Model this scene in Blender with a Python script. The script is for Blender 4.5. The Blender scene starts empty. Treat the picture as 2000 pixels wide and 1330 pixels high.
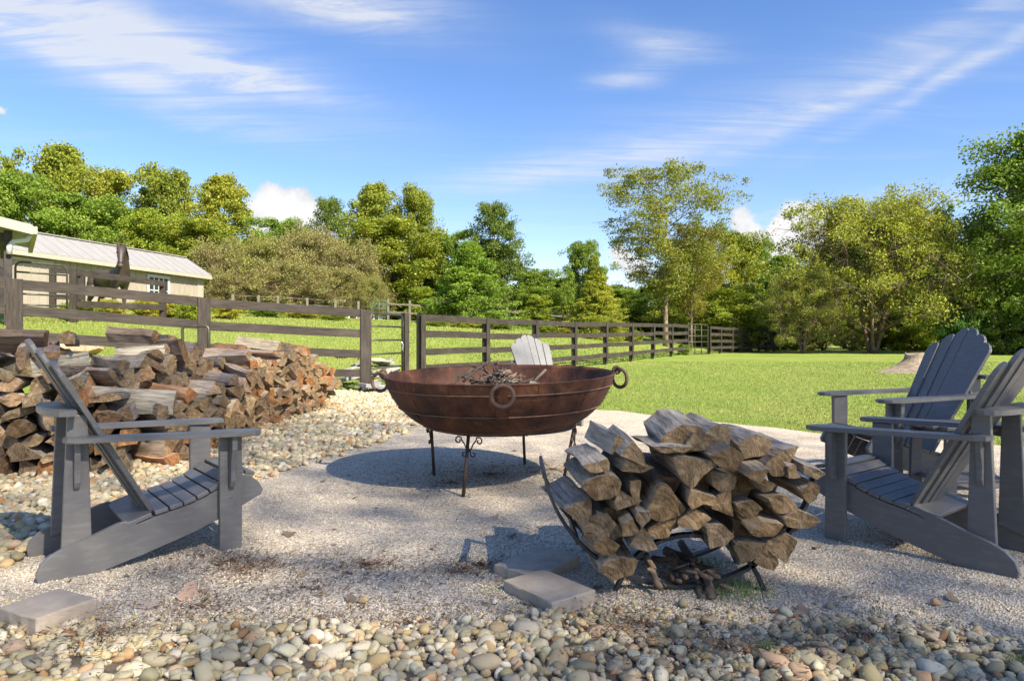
import bpy, bmesh, math, random
import numpy as np
from mathutils import Vector, Matrix, noise as mnoise

SC = bpy.context.scene
COL = SC.collection
R = math.radians
random.seed(7)
RNG = np.random.default_rng(11)

# ------------------------------------------------------------------ camera
CAM_H, F, YH = 0.995, 1350.0, 663.0
cam = bpy.data.cameras.new('camera')
cam.sensor_width = 36.0
cam.lens = F / 2000.0 * 36.0
cam.shift_y = (YH - 665.0) / 2000.0
cam.clip_start = 0.05
cam.clip_end = 3000
camo = bpy.data.objects.new('camera', cam)
COL.objects.link(camo)
camo.location = (0, 0, CAM_H)
camo.rotation_euler = (R(90), 0, 0)
SC.camera = camo

# ------------------------------------------------------------------ exposure
SC.view_settings.view_transform = 'Standard'
SC.view_settings.look = 'None'
SC.view_settings.exposure = 1.62
SC.view_settings.gamma = 1.0
SC.render.engine = 'CYCLES'
SC.cycles.use_denoising = True
SC.cycles.max_bounces = 4
SC.cycles.diffuse_bounces = 3
SC.cycles.glossy_bounces = 2
SC.cycles.transparent_max_bounces = 8

# ------------------------------------------------------------------ node helper
class NT:
    def __init__(s, tree):
        s.t = tree
    def n(s, typ, ins=None, **kw):
        nd = s.t.nodes.new(typ)
        for k, v in kw.items():
            setattr(nd, k, v)
        for k, v in (ins or {}).items():
            sock = nd.inputs[k]
            if hasattr(v, 'is_output') or isinstance(v, bpy.types.NodeSocket):
                s.t.links.new(v, sock)
            else:
                if isinstance(v, tuple) and len(v) == 3 and sock.type == 'RGBA':
                    v = (*v, 1)
                sock.default_value = v
        return nd
    def math(s, op, a, b=0.0, c=0.0, clamp=False):
        nd = s.n('ShaderNodeMath', {0: a, 1: b, 2: c}, operation=op, use_clamp=clamp)
        return nd.outputs[0]
    def mix(s, fac, a, b, blend='MIX'):
        nd = s.n('ShaderNodeMix', data_type='RGBA', blend_type=blend)
        for k, v in ((0, fac), (6, a), (7, b)):
            if isinstance(v, bpy.types.NodeSocket):
                s.t.links.new(v, nd.inputs[k])
            else:
                nd.inputs[k].default_value = (*v, 1) if isinstance(v, tuple) and len(v) == 3 else v
        return nd.outputs[2]
    def ramp(s, fac, stops, interp='LINEAR'):
        nd = s.n('ShaderNodeValToRGB', {0: fac})
        cr = nd.color_ramp
        cr.interpolation = interp
        while len(cr.elements) > 1:
            cr.elements.remove(cr.elements[0])
        cr.elements[0].position = stops[0][0]
        cr.elements[0].color = (*stops[0][1], 1)
        for p, c in stops[1:]:
            e = cr.elements.new(p)
            e.color = (*c, 1)
        return nd.outputs[0]
    def noise(s, vec, scale, detail=4, rough=0.55, dist=0.0):
        nd = s.n('ShaderNodeTexNoise', {'Vector': vec, 'Scale': scale, 'Detail': detail, 'Roughness': rough, 'Distortion': dist})
        return nd.outputs[0]
    def mapr(s, v, a, b, c=0.0, d=1.0, smooth=True):
        nd = s.n('ShaderNodeMapRange', {0: v, 1: a, 2: b, 3: c, 4: d})
        nd.interpolation_type = 'SMOOTHSTEP' if smooth else 'LINEAR'
        return nd.outputs[0]

# ------------------------------------------------------------------ sun and sky
TO_SUN = Vector((0.60, -0.62, 0.80)).normalized()
SUN_EL = math.asin(TO_SUN.z)
SUN_AZ = math.atan2(TO_SUN.x, TO_SUN.y)          # clockwise from +Y
sl = bpy.data.lights.new('sun', 'SUN')
sl.energy = 3.7
sl.angle = R(0.6)
sl.color = (1.0, 0.91, 0.77)
so = bpy.data.objects.new('sun', sl)
COL.objects.link(so)
so.location = (30, -30, 40)
so.rotation_euler = TO_SUN.to_track_quat('Z', 'Y').to_euler()

W = bpy.data.worlds.new('World')
SC.world = W
W.use_nodes = True
W.node_tree.nodes.clear()
w = NT(W.node_tree)
sky = w.n('ShaderNodeTexSky', sky_type='NISHITA', sun_disc=False, sun_elevation=SUN_EL, sun_rotation=SUN_AZ,
          altitude=200, air_density=1.0, dust_density=0.3, ozone_density=2.5)
tc = w.n('ShaderNodeTexCoord')
sep = w.n('ShaderNodeSeparateXYZ', {0: tc.outputs['Generated']})
dx, dy, dz = sep.outputs
az = w.math('ARCTAN2', dx, dy)                    # radians, 0 = +Y, + to the east
el = w.math('ARCSINE', dz)
def px_dir(x, y):
    a = math.atan((x - 1000) / F)
    return a, math.atan((YH - y) / F * math.cos(a))
skyc = w.mix(1.0, sky.outputs[0], (1.03, 0.915, 0.94), 'MULTIPLY')
skyc = w.n('ShaderNodeHueSaturation', {'Hue': 0.500, 'Saturation': 1.24, 'Value': 1.0, 'Color': skyc}).outputs[0]
# high thin cirrus drawn on a plane far overhead, all round the sky
zc = w.math('MAXIMUM', dz, 0.02)
zc = w.math('ADD', zc, 0.10)
px_, py_ = w.math('DIVIDE', dx, zc), w.math('DIVIDE', dy, zc)
pv = w.n('ShaderNodeCombineXYZ', {0: px_, 1: py_, 2: 0.0}).outputs[0]
def rotmap(vec, rot, sc, loc=(0, 0, 0)):
    return w.n('ShaderNodeMapping', {'Vector': vec, 'Rotation': (0, 0, rot), 'Scale': sc, 'Location': loc}).outputs[0]
fib = w.noise(rotmap(pv, R(-18), (0.55, 3.2, 1)), 1.6, 7, 0.62, 0.9)
fib2 = w.noise(rotmap(pv, R(-30), (0.35, 1.6, 1), (3, 1, 0)), 0.9, 4, 0.5, 0.4)
ci = w.math('MULTIPLY', w.mapr(fib, 0.42, 0.80), w.mapr(fib2, 0.46, 0.72))
ci = w.math('MULTIPLY', ci, 0.5)
warp = w.n('ShaderNodeTexNoise', {'Vector': tc.outputs['Generated'], 'Scale': 5.0, 'Detail': 5, 'Roughness': 0.6})
wsep = w.n('ShaderNodeSeparateColor', {0: warp.outputs['Color']})
waz = w.math('ADD', az, w.math('MULTIPLY', w.math('SUBTRACT', wsep.outputs[0], 0.5), 0.10))
wel = w.math('ADD', el, w.math('MULTIPLY', w.math('SUBTRACT', wsep.outputs[1], 0.5), 0.05))
def blob(x, y, wpx, hpx, ang, amp, soft=1.0, a_=None, e_=None):
    """a soft bank of cloud at a bearing and height in the sky"""
    a0, e0 = px_dir(x, y)
    da = w.math('SUBTRACT', a_ or waz, a0)
    de = w.math('SUBTRACT', e_ or wel, e0)
    c, s_ = math.cos(R(ang)), math.sin(R(ang))
    u = w.math('ADD', w.math('MULTIPLY', da, c), w.math('MULTIPLY', de, s_))
    v = w.math('SUBTRACT', w.math('MULTIPLY', de, c), w.math('MULTIPLY', da, s_))
    u = w.math('DIVIDE', u, wpx / F)
    v = w.math('DIVIDE', v, hpx / F)
    r2 = w.math('ADD', w.math('MULTIPLY', u, u), w.math('MULTIPLY', v, v))
    return w.math('MULTIPLY', w.math('EXPONENT', w.math('MULTIPLY', r2, -soft)), amp)
def addall(lst):
    o = lst[0]
    for b in lst[1:]:
        o = w.math('ADD', o, b)
    return o
wisps = addall([
    blob(120, 30, 330, 70, -8, 1.05), blob(330, 95, 300, 36, -14, 0.75), blob(150, 118, 330, 24, -12, 0.8),
    blob(420, 140, 260, 22, -8, 0.6), blob(640, 12, 170, 32, -8, 0.95), blob(560, -40, 300, 50, -8, 0.8),
    blob(1310, 86, 95, 26, -10, 0.85), blob(1225, 155, 70, 17, 5, 0.75), blob(370, 235, 150, 18, -8, 0.35),
    blob(1050, 335, 200, 26, 10, 0.75), blob(1330, 285, 240, 26, 12, 0.6), blob(1650, 200, 210, 16, 19, 0.75),
    blob(1900, 125, 190, 15, 23, 0.85), blob(1880, 40, 190, 22, 14, 0.5), blob(1850, 382, 140, 16, 4, 0.5),
    blob(1450, 240, 420, 70, 12, 0.32), blob(1560, 405, 170, 7, 5, 0.35)])
fine = w.mapr(w.noise(rotmap(pv, R(-25), (0.5, 2.6, 1), (7, 2, 0)), 3.2, 8, 0.66, 1.2), 0.28, 0.72, 0.25, 1.0)
wisps = w.math('MULTIPLY', wisps, fine)
cov = w.math('ADD', ci, wisps)
cov = w.math('MINIMUM', w.math('MULTIPLY', cov, 0.74), 0.80)
CLOUD = (3.6, 3.7, 3.85)
skyc = w.mix(cov, skyc, CLOUD)
# low cumulus heads behind the trees
cw = w.n('ShaderNodeTexNoise', {'Vector': tc.outputs['Generated'], 'Scale': 22.0, 'Detail': 7, 'Roughness': 0.6})
cs = w.n('ShaderNodeSeparateColor', {0: cw.outputs['Color']})
caz = w.math('ADD', az, w.math('MULTIPLY', w.math('SUBTRACT', cs.outputs[0], 0.5), 0.075))
cel = w.math('ADD', el, w.math('MULTIPLY', w.math('SUBTRACT', cs.outputs[1], 0.5), 0.075))
cum = addall([blob(535, 415, 66, 46, -12, 1.0, 1, caz, cel), blob(600, 425, 60, 36, 0, 0.9, 1, caz, cel),
              blob(1580, 440, 62, 40, 6, 1.0, 1, caz, cel), blob(1530, 480, 60, 40, 0, 0.9, 1, caz, cel),
              blob(1445, 440, 26, 40, 0, 0.8, 1, caz, cel), blob(1225, 520, 60, 34, 0, 0.9, 1, caz, cel),
              blob(0, 212, 18, 14, 0, 0.9, 1, caz, cel), blob(-300, 400, 120, 50, 0, 1, 1, caz, cel), blob(2400, 420, 140, 60, 0, 1, 1, caz, cel)])
cshade = w.mix(w.mapr(w.math('ADD', w.math('MULTIPLY', cs.outputs[2], 0.8), w.math('MULTIPLY', cum, 0.25)), 0.40, 0.72), (3.0, 3.15, 3.4), (4.2, 4.2, 4.2))
skyc = w.mix(w.mapr(cum, 0.30, 0.66), skyc, cshade)
bg = w.n('ShaderNodeBackground', {'Color': skyc, 'Strength': 0.078})
w.t.links.new(bg.outputs[0], w.n('ShaderNodeOutputWorld').inputs[0])

# ------------------------------------------------------------------ geometry helpers
def h_ground(x, y):
    fx = -1.9 + (y - 15.0) * 0.558
    u = fx - x - 0.4
    u = math.log1p(math.exp(min(u * 1.6, 40))) / 1.6
    h = 2.6 * (1 - math.exp(-u / 14.0))
    if y < 8: h *= max(0.0, min(1.0, (y - 3) / 5.0)) ** 2
    t = max(0.0, min(1.0, (y - 18) / 18.0)); h += 0.2 * t * t * (3 - 2 * t)
    t = math.exp(-(((x - 2.9) / 1.1) ** 2 + ((y - 4.9) / 0.7) ** 2)); h += 0.07 * t
    t = math.exp(-(((x - 0.4) / 1.2) ** 2 + ((y - 7.9) / 0.9) ** 2)); h += 0.06 * t
    return h
def at(px, py, Y):                                # a pixel and a depth -> a place in the yard
    return Vector(((px - 1000) / F * Y, Y, CAM_H - (py - YH) / F * Y))
def onground(px, py):
    Y = F * CAM_H / (py - YH)
    return Vector(((px - 1000) / F * Y, Y, 0))

def tag(o, label, cat, group=None):
    o['label'] = label
    o['category'] = cat
    if group: o['group'] = group
    return o
def kind(o, k):
    o['kind'] = k
    return o
def link(name, me, mat=None, parent=None):
    o = bpy.data.objects.new(name, me)
    COL.objects.link(o)
    if mat is not None and me is not None:
        mats = mat if isinstance(mat, (list, tuple)) else [mat]
        if len(me.materials) == 0:
            for m in mats: me.materials.append(m)
    if parent: o.parent = parent
    return o
def empty(name, loc=(0, 0, 0), rz=0.0):
    o = bpy.data.objects.new(name, None)
    COL.objects.link(o)
    o.empty_display_size = 0.1
    o.location = loc
    o.rotation_euler = (0, 0, rz)
    return o
def pymesh(name, V, Fc, smooth=False):
    me = bpy.data.meshes.new(name)
    me.from_pydata([tuple(v) for v in V], [], [tuple(f) for f in Fc])
    if smooth:
        me.polygons.foreach_set('use_smooth', [True] * len(me.polygons))
    me.update()
    return me
def bm_mesh(name, bm, smooth=False):
    bmesh.ops.recalc_face_normals(bm, faces=bm.faces)
    me = bpy.data.meshes.new(name)
    bm.to_mesh(me)
    bm.free()
    if smooth: me.polygons.foreach_set('use_smooth', [True] * len(me.polygons))
    return me
def poly_mesh_np(name, V, k):
    """V: (N,k,3) separate faces"""
    n = V.shape[0]
    me = bpy.data.meshes.new(name)
    me.vertices.add(n * k)
    me.vertices.foreach_set('co', V.reshape(-1).astype(np.float32))
    me.loops.add(n * k)
    me.loops.foreach_set('vertex_index', np.arange(n * k, dtype=np.int32))
    me.polygons.add(n)
    me.polygons.foreach_set('loop_start', np.arange(0, n * k, k, dtype=np.int32))
    me.update(calc_edges=True)
    return me
def merged_np(name, V, Fc, n_each, smooth=False):
    """V (N,v,3) with shared face table Fc (triangles)"""
    N, v, _ = V.shape
    Fc = np.asarray(Fc, dtype=np.int32)
    idx = (Fc[None] + (np.arange(N) * v)[:, None, None]).reshape(-1)
    k = Fc.shape[1]
    me = bpy.data.meshes.new(name)
    me.vertices.add(N * v)
    me.vertices.foreach_set('co', V.reshape(-1).astype(np.float32))
    me.loops.add(len(idx))
    me.loops.foreach_set('vertex_index', idx)
    me.polygons.add(len(idx) // k)
    me.polygons.foreach_set('loop_start', np.arange(0, len(idx), k, dtype=np.int32))
    if smooth: me.polygons.foreach_set('use_smooth', np.ones(len(idx) // k, dtype=bool))
    me.update(calc_edges=True)
    return me
def bm_prism(bm, pts, thick, M=None, bevel=0.0, seg=2):
    """2-D outline in local xz, thickness along local y"""
    M = M or Matrix.Identity(4)
    a = [bm.verts.new(M @ Vector((p[0], -thick / 2, p[1]))) for p in pts]
    b = [bm.verts.new(M @ Vector((p[0], thick / 2, p[1]))) for p in pts]
    n = len(pts)
    fs = [bm.faces.new(a), bm.faces.new(b[::-1])]
    for i in range(n):
        j = (i + 1) % n
        fs.append(bm.faces.new((a[j], a[i], b[i], b[j])))
    if bevel > 0:
        es = set()
        for f in fs[:2]:
            es.update(f.edges)
        bmesh.ops.bevel(bm, geom=list(es), offset=bevel, segments=seg, affect='EDGES', profile=0.5)
    return fs
def prism(name, pts, thick, mat, parent=None, M=None, bevel=0.003):
    bm = bmesh.new()
    bm_prism(bm, pts, thick, M, bevel)
    return link(name, bm_mesh(name, bm), mat, parent)
def bm_box(bm, c, s, M=None, bevel=0.0):
    M = M or Matrix.Identity(4)
    g = bmesh.ops.create_cube(bm, size=1.0, matrix=M @ Matrix.Translation(c) @ Matrix.Diagonal((*s, 1)))
    if bevel:
        es = set()
        for v in g['verts']: es.update(v.link_edges)
        bmesh.ops.bevel(bm, geom=list(es), offset=bevel, segments=2, affect='EDGES', profile=0.5)
def box(name, c, s, mat, parent=None, M=None, bevel=0.004):
    bm = bmesh.new()
    bm_box(bm, c, s, M, bevel)
    return link(name, bm_mesh(name, bm), mat, parent)
def tube_geo(path, radii, sides=8, cap=True):
    """returns verts, faces of a tube along a path"""
    P = [Vector(p) for p in path]
    n = len(P)
    if not hasattr(radii, '__len__'): radii = [radii] * n
    V, Fc = [], []
    up = None
    for i in range(n):
        t = (P[min(i + 1, n - 1)] - P[max(i - 1, 0)]).normalized()
        if up is None:
            up = t.orthogonal().normalized()
        up = (up - t * up.dot(t))
        up = up.normalized() if up.length > 1e-6 else t.orthogonal().normalized()
        bi = t.cross(up)
        for k in range(sides):
            a = 2 * math.pi * k / sides
            V.append(P[i] + (up * math.cos(a) + bi * math.sin(a)) * radii[i])
    for i in range(n - 1):
        for k in range(sides):
            k2 = (k + 1) % sides
            Fc.append((i * sides + k, i * sides + k2, (i + 1) * sides + k2, (i + 1) * sides + k))
    if cap:
        Fc.append(tuple(range(sides))[::-1])
        Fc.append(tuple((n - 1) * sides + k for k in range(sides)))
    return V, Fc
def tube(name, path, radii, mat, parent=None, sides=8, smooth=True):
    V, Fc = tube_geo(path, radii, sides)
    return link(name, pymesh(name, V, Fc, smooth), mat, parent)
class Acc:
    def __init__(s): s.V, s.F = [], []
    def add(s, V, Fc):
        o = len(s.V); s.V += list(V); s.F += [tuple(i + o for i in f) for f in Fc]
    def mesh(s, name, smooth=True): return pymesh(name, s.V, s.F, smooth)
def copy_tree(o, parent=None):
    c = o.copy()
    COL.objects.link(c)
    if parent: c.parent = parent
    for ch in list(o.children):
        copy_tree(ch, c)
    return c

# ------------------------------------------------------------------ materials
def newmat(name):
    m = bpy.data.materials.new(name)
    m.use_nodes = True
    m.node_tree.nodes.clear()
    return m, NT(m.node_tree)
def out(nt, shader, disp=None):
    o = nt.n('ShaderNodeOutputMaterial')
    nt.t.links.new(shader, o.inputs[0])
def coords(nt, rnd=True, obj=True):
    t = nt.n('ShaderNodeTexCoord').outputs['Object' if obj else 'Generated']
    if rnd:
        r = nt.n('ShaderNodeObjectInfo').outputs['Random']
        off = nt.math('MULTIPLY', r, 37.0)
        v = nt.n('ShaderNodeVectorMath', {0: t, 1: nt.n('ShaderNodeCombineXYZ', {0: off, 1: off, 2: off}).outputs[0]}, operation='ADD')
        return v.outputs[0]
    return t
def vmap(nt, v, sc, rot=(0, 0, 0)):
    return nt.n('ShaderNodeMapping', {'Vector': v, 'Scale': sc, 'Rotation': rot}).outputs[0]
def bsdf(nt, col, rough=0.6, bump=None, bstr=0.3, bdist=0.01, metal=0.0, spec=0.5, **kw):
    ins = {'Base Color': col, 'Roughness': rough, 'Metallic': metal, 'Specular IOR Level': spec}
    if bump is not None:
        b = nt.n('ShaderNodeBump', {'Height': bump, 'Strength': bstr, 'Distance': bdist})
        ins['Normal'] = b.outputs[0]
    ins.update(kw)
    return nt.n('ShaderNodeBsdfPrincipled', ins).outputs[0]
def simple(name, c1, c2, scale=6, rough=0.6, bstr=0.2, bscale=40, bdist=0.005, stretch=(1, 1, 1), metal=0.0, spec=0.4, tint=False, detail=5, rvar=0.15):
    m, nt = newmat(name)
    v = coords(nt)
    n1 = nt.noise(vmap(nt, v, stretch), scale, detail, 0.6, 0.3)
    n2 = nt.noise(vmap(nt, v, stretch), bscale, 4, 0.6)
    f = nt.mapr(n1, 0.3, 0.7)
    c = nt.mix(f, c1, c2)
    c = nt.mix(nt.math('MULTIPLY', nt.math('SUBTRACT', n2, 0.5), 0.6), c, (0, 0, 0), 'MIX')
    if tint:
        c = nt.mix(1.0, c, nt.n('ShaderNodeObjectInfo').outputs['Color'], 'MULTIPLY')
    r = nt.math('ADD', rough - rvar / 2, nt.math('MULTIPLY', n1, rvar))
    out(nt, bsdf(nt, c, r, n2, bstr, bdist, metal, spec))
    return m

M = {}
# slate painted poly lumber, with a few pale specks
def chair_mat(name, base, dirt, rough):
    m, nt = newmat(name)
    v = coords(nt)
    n1 = nt.noise(v, 5, 5, 0.6)
    n2 = nt.noise(v, 160, 3, 0.6)
    sp = nt.mapr(nt.noise(v, 90, 2, 0.5), 0.72, 0.78)
    streak = nt.mapr(nt.noise(vmap(nt, v, (3, 3, 14)), 4, 5, 0.6), 0.45, 0.75)
    c = nt.mix(nt.math('MULTIPLY', streak, 0.35), base, dirt)
    c = nt.mix(nt.math('MULTIPLY', sp, 0.5), c, dirt)
    r = nt.math('ADD', rough, nt.math('MULTIPLY', nt.math('SUBTRACT', n1, 0.5), 0.25))
    out(nt, bsdf(nt, c, r, n2, 0.12, 0.002, 0.0, 0.5))
    return m
M['slate'] = chair_mat('slate_paint', (0.128, 0.124, 0.119), (0.23, 0.22, 0.205), 0.42)
M['white_chair'] = chair_mat('weathered_white_paint', (0.165, 0.163, 0.159), (0.11, 0.107, 0.101), 0.55)
M['table'] = chair_mat('table_slats', (0.085, 0.080, 0.085), (0.16, 0.15, 0.14), 0.42)
M['screw'] = simple('screw_steel', (0.3, 0.3, 0.3), (0.2, 0.2, 0.2), 20, 0.35, metal=0.8)

def rust_mat():
    m, nt = newmat('rusty_iron')
    v = coords(nt, False)
    n1 = nt.noise(v, 4.5, 7, 0.65, 0.6)
    n2 = nt.noise(v, 30, 6, 0.65)
    n3 = nt.noise(vmap(nt, v, (9, 9, 1.2)), 5, 5, 0.6)
    c = nt.ramp(n1, [(0.30, (0.026, 0.014, 0.011)), (0.45, (0.075, 0.032, 0.019)), (0.58, (0.135, 0.054, 0.028)), (0.72, (0.24, 0.105, 0.055))])
    c = nt.mix(nt.mapr(n3, 0.5, 0.72, 0, 0.55), c, (0.030, 0.018, 0.014))
    c = nt.mix(nt.mapr(n2, 0.58, 0.72, 0, 0.6), c, (0.23, 0.11, 0.06))
    out(nt, bsdf(nt, c, nt.math('ADD', 0.55, nt.math('MULTIPLY', n1, 0.3)), n2, 0.35, 0.006, 0.35, 0.4))
    return m
M['rust'] = rust_mat()
M['rust_light'] = simple('rust_brown_ring', (0.19, 0.115, 0.075), (0.10, 0.055, 0.037), 14, 0.7, 0.4, 90, 0.003)
M['stand_iron'] = simple('stand_iron', (0.10, 0.07, 0.05), (0.05, 0.037, 0.03), 12, 0.6, 0.3, 90, 0.002, metal=0.4)
M['rack_iron'] = simple('rack_black_iron', (0.030, 0.034, 0.036), (0.055, 0.055, 0.05), 10, 0.5, 0.3, 120, 0.001, metal=0.3)

def fence_mat():
    m, nt = newmat('fence_board_stain')
    v = coords(nt)
    # boards run along local x
    g = nt.noise(vmap(nt, v, (1.2, 14, 14)), 3.0, 7, 0.65, 0.5)
    kn = nt.n('ShaderNodeTexVoronoi', {'Vector': vmap(nt, v, (1.1, 3.0, 3.0)), 'Scale': 1.0}).outputs[0]
    n1 = nt.noise(v, 2.0, 4, 0.5)
    c = nt.ramp(g, [(0.25, (0.018, 0.014, 0.011)), (0.5, (0.044, 0.035, 0.027)), (0.75, (0.085, 0.069, 0.053))])
    c = nt.mix(nt.mapr(kn, 0.10, 0.03, 0, 0.85), c, (0.02, 0.015, 0.011))
    c = nt.mix(nt.mapr(n1, 0.5, 0.75, 0, 0.4), c, (0.105, 0.09, 0.073))
    out(nt, bsdf(nt, c, 0.75, g, 0.5, 0.004, 0, 0.3))
    return m
M['fence'] = fence_mat()
M['gate'] = simple('gate_tube', (0.115, 0.115, 0.085), (0.07, 0.06, 0.045), 8, 0.5, 0.2, 60, 0.001, metal=0.5)
M['gate_green'] = simple('green_gate_tube', (0.06, 0.17, 0.13), (0.09, 0.2, 0.16), 5, 0.5, 0.1)
M['pale_post'] = simple('pale_timber', (0.20, 0.175, 0.125), (0.14, 0.12, 0.09), 6, 0.8, 0.3, 30)
M['metal'] = simple('galvanised', (0.35, 0.36, 0.36), (0.24, 0.25, 0.26), 9, 0.45, 0.1, metal=0.5)
M['siding'] = simple('barn_siding', (0.36, 0.315, 0.245), (0.32, 0.275, 0.215), 2, 0.8, 0.15, 60, 0.003)
M['trim'] = simple('cream_trim', (0.42, 0.385, 0.30), (0.375, 0.345, 0.27), 3, 0.6, 0.05)
M['white_trim'] = simple('white_trim', (0.52, 0.52, 0.50), (0.46, 0.46, 0.44), 3, 0.6, 0.05)
M['roof'] = simple('white_metal_roof', (0.31, 0.298, 0.278), (0.275, 0.262, 0.245), 1.5, 0.5, 0.05, metal=0.0)
M['dark_wood'] = simple('dark_timber', (0.055, 0.045, 0.04), (0.03, 0.026, 0.024), 4, 0.7, 0.3, 30)
def glass_mat():
    m, nt = newmat('window_glass')
    out(nt, bsdf(nt, (0.03, 0.04, 0.045), 0.06, None, spec=0.8))
    return m
M['glass'] = glass_mat()
M['horse'] = simple('horse_coat', (0.042, 0.030, 0.024), (0.075, 0.053, 0.040), 3, 0.5, 0.1, 60, 0.002)
M['mane'] = simple('horse_mane', (0.012, 0.010, 0.009), (0.022, 0.017, 0.014), 20, 0.6, 0.3, 60)
M['muzzle'] = simple('horse_muzzle', (0.12, 0.095, 0.08), (0.08, 0.06, 0.05), 10, 0.6, 0.1)
M['black'] = simple('eye_black', (0.008, 0.008, 0.008), (0.012, 0.012, 0.012), 3, 0.2, 0)

def log_mats():
    """split faces, bark and cut ends; the object's colour tints them (weathered grey to fresh orange)"""
    res = []
    for nm in ('split', 'bark', 'end'):
        m, nt = newmat('firewood_' + nm)
        v = coords(nt)
        tint = nt.n('ShaderNodeObjectInfo').outputs['Color']
        st = nt.noise(v, 5.0, 5, 0.65, 0.5)
        if nm == 'split':
            g = nt.noise(vmap(nt, v, (2.0, 24, 24)), 2.2, 8, 0.72, 0.9)
            c = nt.ramp(g, [(0.30, (0.07, 0.052, 0.040)), (0.40, (0.30, 0.25, 0.20)), (0.52, (0.50, 0.44, 0.365)), (0.70, (0.66, 0.60, 0.52))])
            c = nt.mix(nt.mapr(st, 0.50, 0.70, 0, 0.6), c, (0.24, 0.19, 0.145))
            b, bs, bd = g, 1.0, 0.022
        elif nm == 'bark':
            g = nt.noise(vmap(nt, v, (5, 22, 22)), 2.6, 8, 0.7, 1.4)
            c = nt.ramp(g, [(0.32, (0.045, 0.036, 0.028)), (0.48, (0.22, 0.18, 0.14)), (0.66, (0.46, 0.41, 0.35))])
            b, bs, bd = g, 1.0, 0.035
        else:
            s = nt.n('ShaderNodeSeparateXYZ', {0: nt.n('ShaderNodeTexCoord').outputs['Object']})
            yy2, zz2 = nt.math('ADD', s.outputs[1], 0.05), nt.math('ADD', s.outputs[2], 0.04)
            rr = nt.math('SQRT', nt.math('ADD', nt.math('MULTIPLY', yy2, yy2), nt.math('MULTIPLY', zz2, zz2)))
            wob = nt.noise(v, 16, 5, 0.6)
            ring = nt.noise(nt.n('ShaderNodeCombineXYZ', {0: nt.math('MULTIPLY', nt.math('ADD', rr, nt.math('MULTIPLY', wob, 0.03)), 60.0), 1: nt.n('ShaderNodeObjectInfo').outputs['Random'], 2: 0.0}).outputs[0], 3.0, 3, 0.7)
            n2 = nt.noise(v, 20, 7, 0.7, 0.6)
            ck = nt.noise(vmap(nt, v, (6, 60, 9), (R(35), 0, 0)), 1.6, 5, 0.7, 1.5)
            f = nt.math('ADD', nt.math('ADD', nt.math('MULTIPLY', ring, 0.35), nt.math('MULTIPLY', n2, 0.45)), nt.math('MULTIPLY', ck, 0.25))
            c = nt.ramp(f, [(0.38, (0.040, 0.027, 0.016)), (0.47, (0.155, 0.108, 0.062)), (0.55, (0.29, 0.21, 0.125)), (0.66, (0.48, 0.37, 0.24))])
            c = nt.mix(nt.mapr(st, 0.50, 0.70, 0, 0.6), c, (0.13, 0.088, 0.05))
            b, bs, bd = f, 0.9, 0.02
        c = nt.mix(1.0, c, tint, 'MULTIPLY')
        out(nt, bsdf(nt, c, 0.85, b, bs, bd, 0, 0.2))
        res.append(m)
    return res
LOGM = log_mats()
M['twig'] = simple('dead_twig', (0.17, 0.135, 0.10), (0.07, 0.055, 0.042), 12, 0.85, 0.5, 60, 0.003, tint=True)

def stone_mat():
    m, nt = newmat('river_stone')
    g = nt.n('ShaderNodeNewGeometry').outputs['Random Per Island']
    o = nt.n('ShaderNodeObjectInfo').outputs['Random']
    r = nt.math('FRACT', nt.math('ADD', nt.math('MULTIPLY', g, 7.31), o))
    r2 = nt.math('FRACT', nt.math('MULTIPLY', r, 13.7))
    v = coords(nt)
    n = nt.noise(v, 26, 6, 0.62, 0.4)
    n2 = nt.noise(v, 130, 3, 0.6)
    c = nt.ramp(r, [(0.0, (0.36, 0.34, 0.235)), (0.14, (0.50, 0.46, 0.34)), (0.28, (0.38, 0.33, 0.19)), (0.40, (0.58, 0.54, 0.45)), (0.52, (0.31, 0.275, 0.18)),
                    (0.64, (0.46, 0.43, 0.38)), (0.74, (0.52, 0.40, 0.21)), (0.83, (0.50, 0.38, 0.29)), (0.90, (0.42, 0.23, 0.10)), (0.94, (0.43, 0.43, 0.34)), (1.0, (0.68, 0.64, 0.55))])
    val = nt.math('ADD', 0.72, nt.math('MULTIPLY', r2, 0.45))
    c = nt.mix(1.0, c, nt.n('ShaderNodeCombineXYZ', {0: val, 1: val, 2: val}).outputs[0], 'MULTIPLY')
    c = nt.mix(1.0, c, (1.04, 0.99, 0.87), 'MULTIPLY')
    c = nt.mix(nt.mapr(n, 0.50, 0.75, 0, 0.55), c, (0.26, 0.195, 0.095))
    c = nt.mix(nt.mapr(n2, 0.55, 0.75, 0, 0.35), c, (0.16, 0.14, 0.11))
    out(nt, bsdf(nt, c, 0.78, n2, 0.5, 0.005, 0, 0.22))
    return m
M['stone'] = stone_mat()
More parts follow.
